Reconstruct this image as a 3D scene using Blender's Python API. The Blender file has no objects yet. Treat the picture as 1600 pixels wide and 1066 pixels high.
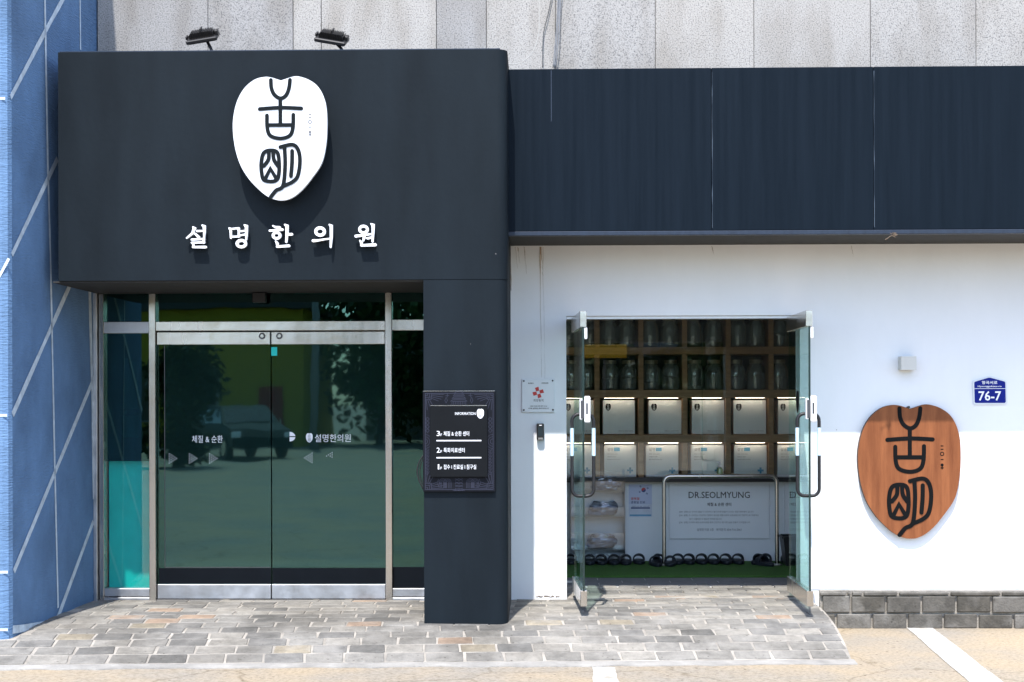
import bpy, bmesh, math, random
from mathutils import Vector, Matrix, Euler
R = math.radians
random.seed(7)
SC = bpy.context.scene
C = SC.collection

# ------------------------------------------------------------------ camera, sky, sun, exposure
LENS, SHIFT_PX = 50.0, 93.0
CAM = Vector((0.0, -11.0, 1.752))
ROT = Matrix.Rotation(R(1.1), 3, 'Z') @ Matrix.Rotation(R(90), 3, 'X') @ Matrix.Rotation(R(-0.15), 3, 'Z')
cd = bpy.data.cameras.new('camera')
cd.lens = LENS; cd.sensor_width = 36.0; cd.shift_y = SHIFT_PX / 1600.0
cd.clip_start = 0.1; cd.clip_end = 2000
cam = bpy.data.objects.new('camera', cd); C.objects.link(cam)
cam.matrix_world = Matrix.Translation(CAM) @ ROT.to_4x4()
SC.camera = cam

KX, KY = 0.18, 2.0                       # sunlight travels (KX, 1, -KY)
sun_dir = Vector((KX, 1.0, -KY)).normalized()
elev = math.asin(-sun_dir.z)
w = bpy.data.worlds.new('World'); SC.world = w; w.use_nodes = True
nt = w.node_tree
for n in list(nt.nodes): nt.nodes.remove(n)
sky = nt.nodes.new('ShaderNodeTexSky'); sky.sky_type = 'NISHITA'; sky.sun_disc = False
sky.sun_elevation = elev
sky.sun_rotation = math.atan2(-sun_dir.x, -sun_dir.y)
sky.air_density = 1.0; sky.dust_density = 1.2; sky.ozone_density = 2.5
bg = nt.nodes.new('ShaderNodeBackground'); bg.inputs['Strength'].default_value = 0.15
wo = nt.nodes.new('ShaderNodeOutputWorld')
nt.links.new(sky.outputs[0], bg.inputs[0]); nt.links.new(bg.outputs[0], wo.inputs[0])
sl = bpy.data.lights.new('sun', 'SUN'); sl.energy = 2.7; sl.angle = R(0.53); sl.color = (1.0, 0.965, 0.92)
so = bpy.data.objects.new('sun', sl); C.objects.link(so)
so.rotation_euler = (-sun_dir).to_track_quat('Z', 'Y').to_euler()
so.location = (0, -20, 30)
SC.view_settings.view_transform = 'Standard'; SC.view_settings.look = 'None'
SC.view_settings.exposure = 1.5; SC.view_settings.gamma = 1.0
SC.view_settings.use_curve_mapping = False
try:
    SC.cycles.use_denoising = True
    SC.cycles.max_bounces = 10; SC.cycles.transparent_max_bounces = 24
    SC.cycles.caustics_reflective = False; SC.cycles.caustics_refractive = False
except Exception: pass

# ------------------------------------------------------------------ measuring helpers
FPX = 1600.0 * LENS / 36.0
def ray(px, py):
    return ROT @ Vector(((px - 800.0) / FPX, (533.0 + SHIFT_PX - py) / FPX, -1.0))
def W(px, py, y=0.0):
    d = ray(px, py); return CAM + d * ((y - CAM.y) / d.y)
def G(px, py, z=0.0):
    d = ray(px, py); return CAM + d * ((z - CAM.z) / d.z)
def X(px, y=0.0, py=640): return W(px, py, y).x
def Z(py, y=0.0, px=843): return W(px, py, y).z

# ------------------------------------------------------------------ materials
def new_mat(name):
    m = bpy.data.materials.new(name); m.use_nodes = True
    n = m.node_tree.nodes; p = n['Principled BSDF']
    return m, m.node_tree, n, p
def mat(name, col, rough=0.6, metal=0.0, var=0.12, scale=6.0, stretch=(1,1,1), bump=0.0, bscale=80.0, bstretch=(1,1,1),
        spec=0.4, col2=None, detail=6.0, speck=0.0, speck_col=(.5,.5,.5), speck_scale=14, rvar=0.0, contrast=1.0):
    m, t, n, p = new_mat(name); L = t.links.new
    tc = n.new('ShaderNodeTexCoord')
    mp = n.new('ShaderNodeMapping'); mp.inputs['Scale'].default_value = stretch; L(tc.outputs['Object'], mp.inputs[0])
    nz = n.new('ShaderNodeTexNoise'); nz.inputs['Scale'].default_value = scale; nz.inputs['Detail'].default_value = detail
    nz.inputs['Roughness'].default_value = 0.62
    L(mp.outputs[0], nz.inputs['Vector'])
    rp = n.new('ShaderNodeValToRGB')
    rp.color_ramp.elements[0].position = 0.5 - 0.22 / contrast; rp.color_ramp.elements[1].position = 0.5 + 0.22 / contrast
    a = col2 if col2 else tuple(c * (1 - var) for c in col)
    b = col if col2 else tuple(min(1, c * (1 + var)) for c in col)
    rp.color_ramp.elements[0].color = (*a, 1); rp.color_ramp.elements[1].color = (*b, 1)
    L(nz.outputs['Fac'], rp.inputs[0])
    out = rp.outputs[0]
    if speck > 0:
        vo = n.new('ShaderNodeTexVoronoi'); vo.inputs['Scale'].default_value = speck_scale; L(tc.outputs['Object'], vo.inputs['Vector'])
        lt = n.new('ShaderNodeMath'); lt.operation = 'LESS_THAN'; lt.inputs[1].default_value = speck
        L(vo.outputs['Distance'], lt.inputs[0])
        wn = n.new('ShaderNodeTexWhiteNoise'); L(vo.outputs['Position'], wn.inputs['Vector'])
        l2 = n.new('ShaderNodeMath'); l2.operation = 'LESS_THAN'; l2.inputs[1].default_value = 0.45; L(wn.outputs['Value'], l2.inputs[0])
        mu = n.new('ShaderNodeMath'); mu.operation = 'MULTIPLY'; L(lt.outputs[0], mu.inputs[0]); L(l2.outputs[0], mu.inputs[1])
        mx = n.new('ShaderNodeMix'); mx.data_type = 'RGBA'; L(mu.outputs[0], mx.inputs['Factor'])
        L(out, mx.inputs['A']); mx.inputs['B'].default_value = (*speck_col, 1); out = mx.outputs['Result']
    L(out, p.inputs['Base Color'])
    p.inputs['Roughness'].default_value = rough; p.inputs['Metallic'].default_value = metal
    p.inputs['Specular IOR Level'].default_value = spec
    if rvar:
        mr = n.new('ShaderNodeMapRange'); L(nz.outputs['Fac'], mr.inputs[0]); mr.inputs[1].default_value = .3; mr.inputs[2].default_value = .7
        mr.inputs[3].default_value = max(0, rough - rvar); mr.inputs[4].default_value = min(1, rough + rvar); L(mr.outputs[0], p.inputs['Roughness'])
    if bump > 0:
        m2 = n.new('ShaderNodeMapping'); m2.inputs['Scale'].default_value = bstretch; L(tc.outputs['Object'], m2.inputs[0])
        n2 = n.new('ShaderNodeTexNoise'); n2.inputs['Scale'].default_value = bscale; n2.inputs['Detail'].default_value = 4
        L(m2.outputs[0], n2.inputs['Vector'])
        bp = n.new('ShaderNodeBump'); bp.inputs['Strength'].default_value = bump; bp.inputs['Distance'].default_value = 0.02
        L(n2.outputs['Fac'], bp.inputs['Height']); L(bp.outputs[0], p.inputs['Normal'])
    return m
def glass(name, tint, refl, rough=0.0, haze=None, hazefac=0.0, rtint=(1,1,1), top=1.0, wave=0.0):
    """thin pane: part mirror, part see-through (tinted)"""
    m, t, n, p = new_mat(name); L = t.links.new; n.remove(p)
    out = n['Material Output']
    tr = n.new('ShaderNodeBsdfTransparent'); tr.inputs[0].default_value = (*tint, 1)
    gl = n.new('ShaderNodeBsdfGlossy'); gl.inputs['Roughness'].default_value = rough; gl.inputs['Color'].default_value = (*rtint, 1)
    lw = n.new('ShaderNodeFresnel'); lw.inputs['IOR'].default_value = 1.5
    ad = n.new('ShaderNodeMath'); ad.operation = 'ADD'; ad.use_clamp = True; L(lw.outputs[0], ad.inputs[0]); ad.inputs[1].default_value = refl - 0.04
    mi = n.new('ShaderNodeMath'); mi.operation = 'MINIMUM'; L(ad.outputs[0], mi.inputs[0]); mi.inputs[1].default_value = top
    mx = n.new('ShaderNodeMixShader'); L(mi.outputs[0], mx.inputs[0])
    if wave:
        tc = n.new('ShaderNodeTexCoord'); nz = n.new('ShaderNodeTexNoise'); nz.inputs['Scale'].default_value = 1.7; nz.inputs['Detail'].default_value = 2; L(tc.outputs['Object'], nz.inputs['Vector'])
        bp = n.new('ShaderNodeBump'); bp.inputs['Strength'].default_value = 1; bp.inputs['Distance'].default_value = wave; L(nz.outputs['Fac'], bp.inputs['Height']); L(bp.outputs[0], gl.inputs['Normal'])
    base = tr.outputs[0]
    if haze:
        df = n.new('ShaderNodeBsdfDiffuse'); df.inputs[0].default_value = (*haze, 1)
        m0 = n.new('ShaderNodeMixShader'); m0.inputs[0].default_value = hazefac; L(base, m0.inputs[1]); L(df.outputs[0], m0.inputs[2]); base = m0.outputs[0]
    L(base, mx.inputs[1]); L(gl.outputs[0], mx.inputs[2]); L(mx.outputs[0], out.inputs[0])
    return m
def emit(name, col, s):
    m, t, n, p = new_mat(name)
    p.inputs['Base Color'].default_value = (*col, 1); p.inputs['Emission Color'].default_value = (*col, 1); p.inputs['Emission Strength'].default_value = s
    return m

def granite():
    m, t, n, p = new_mat('pale granite'); L = t.links.new
    tc = n.new('ShaderNodeTexCoord'); oi = n.new('ShaderNodeObjectInfo')
    n1 = n.new('ShaderNodeTexNoise'); n1.inputs['Scale'].default_value = 95; n1.inputs['Detail'].default_value = 3; n1.inputs['Roughness'].default_value = .75
    L(tc.outputs['Object'], n1.inputs['Vector'])
    r1 = n.new('ShaderNodeValToRGB'); e = r1.color_ramp.elements
    e[0].position = .34; e[0].color = (.085,.085,.09,1); e[1].position = .56; e[1].color = (.385,.376,.362,1)
    x = e.new(.44); x.color = (.29,.284,.275,1)
    L(n1.outputs['Fac'], r1.inputs[0])
    mp = n.new('ShaderNodeMapping'); mp.inputs['Scale'].default_value = (1.6,1,.5); L(tc.outputs['Object'], mp.inputs[0])
    n2 = n.new('ShaderNodeTexNoise'); n2.inputs['Scale'].default_value = 2.2; n2.inputs['Detail'].default_value = 5; L(mp.outputs[0], n2.inputs['Vector'])
    r2 = n.new('ShaderNodeValToRGB'); e = r2.color_ramp.elements
    e[0].position = .34; e[0].color = (.76,.735,.70,1); e[1].position = .56; e[1].color = (1,1,1,1); L(n2.outputs['Fac'], r2.inputs[0])
    mu = n.new('ShaderNodeMix'); mu.data_type = 'RGBA'; mu.blend_type = 'MULTIPLY'; mu.inputs['Factor'].default_value = 1
    L(r1.outputs[0], mu.inputs['A']); L(r2.outputs[0], mu.inputs['B'])
    r3 = n.new('ShaderNodeValToRGB'); e = r3.color_ramp.elements
    e[0].color = (.86,.86,.87,1); e[1].color = (1.06,1.03,.99,1); L(oi.outputs['Random'], r3.inputs[0])
    m3 = n.new('ShaderNodeMix'); m3.data_type = 'RGBA'; m3.blend_type = 'MULTIPLY'; m3.inputs['Factor'].default_value = 1
    L(mu.outputs['Result'], m3.inputs['A']); L(r3.outputs[0], m3.inputs['B'])
    L(m3.outputs['Result'], p.inputs['Base Color']); p.inputs['Roughness'].default_value = .75
    bp = n.new('ShaderNodeBump'); bp.inputs['Strength'].default_value = .5; bp.inputs['Distance'].default_value = .004
    L(n1.outputs['Fac'], bp.inputs['Height']); L(bp.outputs[0], p.inputs['Normal'])
    return m
def paver_mat(name, stops, dark=.66):
    m, t, n, p = new_mat(name); L = t.links.new
    tc = n.new('ShaderNodeTexCoord'); oi = n.new('ShaderNodeObjectInfo'); ge = n.new('ShaderNodeNewGeometry')
    rp = n.new('ShaderNodeValToRGB'); e = rp.color_ramp.elements; rp.color_ramp.interpolation = 'CONSTANT'
    e[0].position = stops[0][0]; e[0].color = (*stops[0][1], 1); e[1].position = stops[1][0]; e[1].color = (*stops[1][1], 1)
    for s, c in stops[2:]:
        x = e.new(s); x.color = (*c, 1)
    L(oi.outputs['Random'], rp.inputs[0])
    nz = n.new('ShaderNodeTexNoise'); nz.inputs['Scale'].default_value = 13; nz.inputs['Detail'].default_value = 9; nz.inputs['Roughness'].default_value = .72
    L(ge.outputs['Position'], nz.inputs['Vector'])
    r2 = n.new('ShaderNodeValToRGB'); e = r2.color_ramp.elements
    e[0].position = .32; e[0].color = (dark,dark,dark,1); e[1].position = .66; e[1].color = (1.16,1.16,1.16,1); L(nz.outputs['Fac'], r2.inputs[0])
    mu = n.new('ShaderNodeMix'); mu.data_type = 'RGBA'; mu.blend_type = 'MULTIPLY'; mu.inputs['Factor'].default_value = 1
    L(rp.outputs[0], mu.inputs['A']); L(r2.outputs[0], mu.inputs['B'])
    # mortar smear near the edges and dust
    n3 = n.new('ShaderNodeTexNoise'); n3.inputs['Scale'].default_value = 5; n3.inputs['Detail'].default_value = 8; L(ge.outputs['Position'], n3.inputs['Vector'])
    r3 = n.new('ShaderNodeValToRGB'); e = r3.color_ramp.elements
    e[0].position = .50; e[0].color = (0,0,0,1); e[1].position = .70; e[1].color = (.6,.6,.6,1); L(n3.outputs['Fac'], r3.inputs[0])
    m3 = n.new('ShaderNodeMix'); m3.data_type = 'RGBA'; L(r3.outputs[0], m3.inputs['Factor'])
    L(mu.outputs['Result'], m3.inputs['A']); m3.inputs['B'].default_value = (.26,.25,.235,1)
    n5 = n.new('ShaderNodeTexNoise'); n5.inputs['Scale'].default_value = 1.7; n5.inputs['Detail'].default_value = 6; L(ge.outputs['Position'], n5.inputs['Vector'])
    r5 = n.new('ShaderNodeValToRGB'); e = r5.color_ramp.elements
    e[0].position = .36; e[0].color = (.66,.64,.60,1); e[1].position = .56; e[1].color = (1.04,1.02,.98,1); L(n5.outputs['Fac'], r5.inputs[0])
    vs_ = n.new('ShaderNodeTexVoronoi'); vs_.inputs['Scale'].default_value = 16; L(ge.outputs['Position'], vs_.inputs['Vector'])
    r6 = n.new('ShaderNodeValToRGB'); e = r6.color_ramp.elements
    e[0].position = .08; e[0].color = (.45,.43,.40,1); e[1].position = .14; e[1].color = (1,1,1,1); L(vs_.outputs['Distance'], r6.inputs[0])
    m5 = n.new('ShaderNodeMix'); m5.data_type = 'RGBA'; m5.blend_type = 'MULTIPLY'; m5.inputs['Factor'].default_value = 1; L(m3.outputs['Result'], m5.inputs['A']); L(r5.outputs[0], m5.inputs['B'])
    m6 = n.new('ShaderNodeMix'); m6.data_type = 'RGBA'; m6.blend_type = 'MULTIPLY'; m6.inputs['Factor'].default_value = .8; L(m5.outputs['Result'], m6.inputs['A']); L(r6.outputs[0], m6.inputs['B'])
    L(m6.outputs['Result'], p.inputs['Base Color']); p.inputs['Roughness'].default_value = .82
    n4 = n.new('ShaderNodeTexNoise'); n4.inputs['Scale'].default_value = 60; n4.inputs['Detail'].default_value = 5; L(ge.outputs['Position'], n4.inputs['Vector'])
    bp = n.new('ShaderNodeBump'); bp.inputs['Strength'].default_value = .55; bp.inputs['Distance'].default_value = .01
    L(n4.outputs['Fac'], bp.inputs['Height']); L(bp.outputs[0], p.inputs['Normal'])
    return m
def road_mat():
    m, t, n, p = new_mat('cream concrete'); L = t.links.new
    tc = n.new('ShaderNodeTexCoord')
    def noise(sc, det, ro=.6):
        q = n.new('ShaderNodeTexNoise'); q.inputs['Scale'].default_value = sc; q.inputs['Detail'].default_value = det; q.inputs['Roughness'].default_value = ro
        L(tc.outputs['Object'], q.inputs['Vector']); return q
    def ramp(src, a, b, ca, cb):
        r = n.new('ShaderNodeValToRGB'); e = r.color_ramp.elements
        e[0].position = a; e[0].color = (*ca, 1); e[1].position = b; e[1].color = (*cb, 1); L(src, r.inputs[0]); return r.outputs[0]
    def mul(a, b):
        x = n.new('ShaderNodeMix'); x.data_type = 'RGBA'; x.blend_type = 'MULTIPLY'; x.inputs['Factor'].default_value = 1; L(a, x.inputs['A']); L(b, x.inputs['B']); return x.outputs['Result']
    base = ramp(noise(.8, 10).outputs['Fac'], .36, .60, (.255,.232,.198), (.335,.272,.19))
    grain = noise(38, 6, .75); c = mul(base, ramp(grain.outputs['Fac'], .36, .56, (.66,.64,.60), (1.05,1.05,1.05)))
    sp = n.new('ShaderNodeTexVoronoi'); sp.inputs['Scale'].default_value = 9; L(tc.outputs['Object'], sp.inputs['Vector'])
    c = mul(c, ramp(sp.outputs['Distance'], .06, .11, (.42,.38,.33), (1,1,1)))
    wv = noise(2.5, 5); mx = n.new('ShaderNodeMix'); mx.data_type = 'RGBA'; mx.inputs['Factor'].default_value = .22
    L(tc.outputs['Object'], mx.inputs['A']); L(wv.outputs['Color'], mx.inputs['B'])
    ck = n.new('ShaderNodeTexVoronoi'); ck.feature = 'DISTANCE_TO_EDGE'; ck.inputs['Scale'].default_value = .9; L(mx.outputs['Result'], ck.inputs['Vector'])
    c = mul(c, ramp(ck.outputs['Distance'], .003, .009, (.74,.72,.68), (1,1,1)))
    L(c, p.inputs['Base Color']); p.inputs['Roughness'].default_value = .9; p.inputs['Specular IOR Level'].default_value = .25
    bp = n.new('ShaderNodeBump'); bp.inputs['Strength'].default_value = .4; bp.inputs['Distance'].default_value = .01; L(grain.outputs['Fac'], bp.inputs['Height']); L(bp.outputs[0], p.inputs['Normal'])
    return m
def wood(name, a, b, scale=5, stretch=(9,9,1), rough=.5):
    return mat(name, a, rough, col2=b, scale=scale, stretch=stretch, detail=8, bump=.12, bscale=30, bstretch=stretch)

MT = {}
MT['granite'] = granite()
MT['joint'] = mat('granite joint', (.27,.265,.25), .9)
MT['portal'] = mat('matt charcoal paint', (.0078,.0122,.0165), .6, spec=.11, var=.26, scale=1.6, stretch=(2.2,2,.5), speck=.022, speck_col=(.14,.14,.14), speck_scale=4.3, bump=.05, bscale=25, rvar=.06)
MT['fascia'] = mat('navy painted sheet metal', (.0038,.0083,.0145), .5, spec=.09, var=.22, scale=3.2, stretch=(7,1,.25), detail=9, speck=.016, speck_col=(.15,.16,.17), speck_scale=3.1, bump=.03, bscale=2.5, rvar=.12)
MT['trim'] = mat('navy trim', (.020,.030,.050), .45, spec=.3, var=.2, scale=8, stretch=(4,1,1))
MT['soffit'] = mat('dark soffit', (.03,.029,.028), .8)
MT['white_wall'] = mat('white wall paint', (.80,.81,.83), .62, var=.04, scale=1.1, stretch=(1.6,1,.6), bump=.10, bscale=14, speck=.012, speck_col=(.35,.33,.3), speck_scale=3)
MT['blue'] = mat('blue stucco', (.115,.207,.352), .85, var=.28, scale=2.2, stretch=(1,1,.7), bump=.42, bscale=38, bstretch=(.5,.5,2.6), detail=8)
MT['paint_line'] = mat('white line paint', (.54,.62,.69), .7, var=.25, scale=14)
MT['steel'] = mat('brushed stainless', (.58,.55,.51), .24, 1.0, var=.08, scale=6, stretch=(1,1,.1), rvar=.06, bump=.25, bscale=2.2)
MT['steel_dull'] = mat('dull stainless', (.55,.56,.58), .42, 1.0, var=.14, scale=7, rvar=.1)
MT['steel_dark'] = mat('dark aluminium', (.10,.10,.105), .45, .8)
MT['black'] = mat('black metal', (.018,.018,.02), .42, .2)
MT['rubber'] = mat('black rubber', (.014,.015,.017), .6, var=.25, scale=20)
MT['navy_rubber'] = mat('navy slipper rubber', (.012,.016,.024), .55, var=.3, scale=20)
MT['sign_white'] = mat('white sign face', (.66,.69,.73), .4, var=.03, scale=6, speck=.02, speck_col=(.5,.5,.55), speck_scale=9)
MT['sign_edge'] = mat('sign edge', (.62,.62,.6), .5)
MT['ink'] = mat('black sign paint', (.005,.0055,.006), .6, spec=.08)
MT['ink_green'] = mat('dark stroke paint', (.008,.011,.013), .6, spec=.08)
MT['letter_white'] = mat('white acrylic', (.85,.86,.88), .35, var=.02)
MT['print_white'] = mat('white print', (.80,.81,.84), .5, var=.02)
MT['print_grey'] = mat('grey print', (.16,.16,.17), .6)
MT['print_red'] = mat('red print', (.55,.05,.04), .5)
MT['print_blue'] = mat('light blue print', (.10,.36,.58), .5)
MT['print_navy'] = mat('navy print', (.03,.06,.20), .5)
MT['purple'] = mat('violet line print', (.026,.029,.052), .5)
MT['board_dark'] = mat('dark board', (.007,.008,.012), .5, spec=.12, var=.12)
MT['panel_dark'] = mat('dark panel', (.006,.007,.0085), .5, spec=.12, var=.1)
MT['timber'] = mat('sign timber', (.29,.105,.042), .5, spec=.15, col2=(.155,.05,.02), scale=2.4, stretch=(7,7,.8), detail=9, bump=.1, bscale=40, bstretch=(4,4,.5))
MT['timber_edge'] = mat('timber edge', (.06,.03,.02), .7)
MT['shelf_wood'] = wood('walnut shelf', (.56,.30,.14), (.32,.165,.075), 4, (1,8,8), .45)
MT['shelf_back'] = mat('shelf back board', (.05,.04,.035), .7)
MT['room'] = mat('white interior paint', (.86,.87,.88), .7, var=.02)
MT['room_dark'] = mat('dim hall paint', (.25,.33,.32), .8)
MT['counter'] = mat('white counter laminate', (.82,.84,.86), .5, var=.02)
MT['board_white'] = mat('grey white board', (.86,.88,.90), .45, var=.015)
MT['box_white'] = mat('white carton', (.84,.85,.86), .5, var=.02)
MT['mat_green'] = mat('green turf mat', (.07,.19,.03), .95, var=.35, scale=90, bump=.9, bscale=260)
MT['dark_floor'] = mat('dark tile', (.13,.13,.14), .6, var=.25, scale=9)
MT['pale_floor'] = mat('pale floor tile', (.62,.61,.58), .5, var=.05)
MT['sealant'] = mat('old sealant', (.05,.07,.095), .8, var=.4, scale=9)
MT['teal'] = mat('teal board', (.01,.62,.60), .5, var=.12, scale=5, speck=.03, speck_col=(.01,.2,.24), speck_scale=18)
MT['heater'] = mat('grey green unit', (.20,.30,.30), .5)
MT['tint_glass'] = glass('dark green tinted glass', (.20,.42,.40), .095, rtint=(.48,.96,.92), wave=.0007)
MT['film_glass'] = glass('film on dark glass', (.13,.30,.28), .105, .02, (.02,.06,.055), .25, rtint=(.50,1,1.0), wave=.0007)
MT['clear_glass'] = glass('clear glass', (.80,.93,.90), .065, top=.20)
MT['clear_glass2'] = glass('cabinet glass', (.90,.95,.94), .055)
MT['jar_glass'] = glass('jar glass', (.80,.86,.85), .08, .03, (.62,.66,.66), .24)
MT['glass_edge'] = mat('glass edge', (.015,.03,.028), .2)
MT['herb'] = mat('dried herb', (.09,.055,.03), .9, var=.6, scale=60, bump=.8, bscale=120)
MT['herb_pale'] = mat('pale herb', (.42,.38,.30), .9, var=.4, scale=60, bump=.8, bscale=120)
MT['lid'] = mat('jar lid', (.30,.25,.18), .4, .5)
MT['acrylic'] = glass('acrylic', (.90,.93,.95), .05, .03)
MT['bag'] = glass('crinkled plastic bag', (.88,.90,.93), .085, .10, (.7,.74,.8), .03)
MT['cloth_blue'] = mat('pale slipper cloth', (.34,.37,.47), .85, var=.15, scale=30)
MT['poster'] = mat('poster paper', (.56,.60,.76), .5, var=.04)
MT['poster_low'] = mat('poster lower band', (.66,.70,.80), .5)
MT['address_blue'] = mat('address blue', (.004,.013,.20), .45, spec=.15, var=.05)
MT['plaque'] = mat('clear white plaque', (.78,.80,.82), .25, var=.03)
MT['lamp_cream'] = mat('cream lamp shade', (.60,.59,.55), .5, var=.03)
MT['rust'] = None
MT['road'] = road_mat()
MT['edging'] = mat('pale mortar edging', (.275,.262,.24), .9, var=.3, scale=5, bump=.4, bscale=60)
MT['mortar'] = mat('paving mortar', (.30,.275,.24), .95, var=.4, scale=4, bump=.4, bscale=90)
MT['road_paint'] = mat('worn white road paint', (.52,.515,.50), .8, scale=16, detail=10, col2=(.30,.275,.23), contrast=1.6)
G1 = (.27,.275,.285)
MT['paver'] = paver_mat('grey stone paver', [(0,(.125,.121,.114)),(.12,(.20,.192,.178)),(.34,(.155,.151,.144)),(.50,(.245,.232,.210)),(.70,(.18,.172,.158)),(.84,(.21,.202,.188)),(.93,(.26,.228,.175)),(.962,(.27,.20,.15))])
MT['block'] = paver_mat('concrete block', [(0,(.085,.078,.066)),(.3,(.12,.112,.10)),(.6,(.155,.147,.135)),(.85,(.10,.092,.08))], .55)
MT['leaf'] = mat('leaf green', (.045,.085,.022), .6, var=.5, scale=3)
MT['leaf_dark'] = mat('dark leaf', (.022,.045,.016), .6, var=.5, scale=3)
MT['bark'] = mat('bark', (.10,.075,.055), .9, var=.3, scale=12)
MT['yellow'] = mat('yellow house paint', (.36,.28,.025), .8, var=.08, scale=2)
MT['house_grey'] = mat('grey render', (.25,.25,.24), .85, var=.1)
MT['roof'] = mat('dark roof', (.06,.06,.06), .8)
MT['window_dark'] = mat('window glass', (.02,.03,.035), .08, spec=.6)
MT['car_paint'] = mat('dark teal car paint', (.004,.011,.012), .5, spec=.12, var=.05)
MT['car_white'] = mat('pale car paint', (.55,.56,.57), .25, var=.03)
MT['tyre'] = mat('tyre rubber', (.02,.02,.02), .8)
MT['red_paint'] = mat('red paint', (.30,.03,.02), .6)
MT['sign_yellow'] = mat('yellow sign board', (.75,.42,.01), .5)
MT['cable'] = mat('dark cable', (.05,.055,.06), .6)
MT['cable_white'] = mat('white cable', (.45,.44,.41), .5)
MT['cable_grey'] = mat('grey cable', (.22,.23,.25), .6)
MT['debris'] = mat('dry debris', (.16,.12,.085), .9, var=.5, scale=60)
MT['soap'] = glass('soap bottle', (.75,.85,.55), .08, .05, (.6,.75,.4), .4)
MT['band_dark'] = mat('dark pane band', (.004,.006,.009), .3, spec=.12)  # near-black colour imitating the dark interior low in the glass
MT['led'] = emit('warm strip', (1.0,.80,.62), 6.0)
MT['bluefilm'] = mat('pale protective film', (.50,.68,.78), .3)
def rust_mat():
    m, t, n, p = new_mat('rust streak'); L = t.links.new
    tc = n.new('ShaderNodeTexCoord'); mp = n.new('ShaderNodeMapping'); mp.inputs['Scale'].default_value = (60,1,2.2)
    L(tc.outputs['Object'], mp.inputs[0]); nz = n.new('ShaderNodeTexNoise'); nz.inputs['Scale'].default_value = 2; nz.inputs['Detail'].default_value = 4; L(mp.outputs[0], nz.inputs['Vector'])
    mr = n.new('ShaderNodeMapRange'); L(nz.outputs['Fac'], mr.inputs[0]); mr.inputs[1].default_value = .38; mr.inputs[2].default_value = .75; mr.inputs[3].default_value = .1; mr.inputs[4].default_value = .75
    p.inputs['Base Color'].default_value = (.42,.23,.06,1); p.inputs['Roughness'].default_value = .8
    L(mr.outputs[0], p.inputs['Alpha'])
    return m
MT['rust'] = rust_mat()

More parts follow.
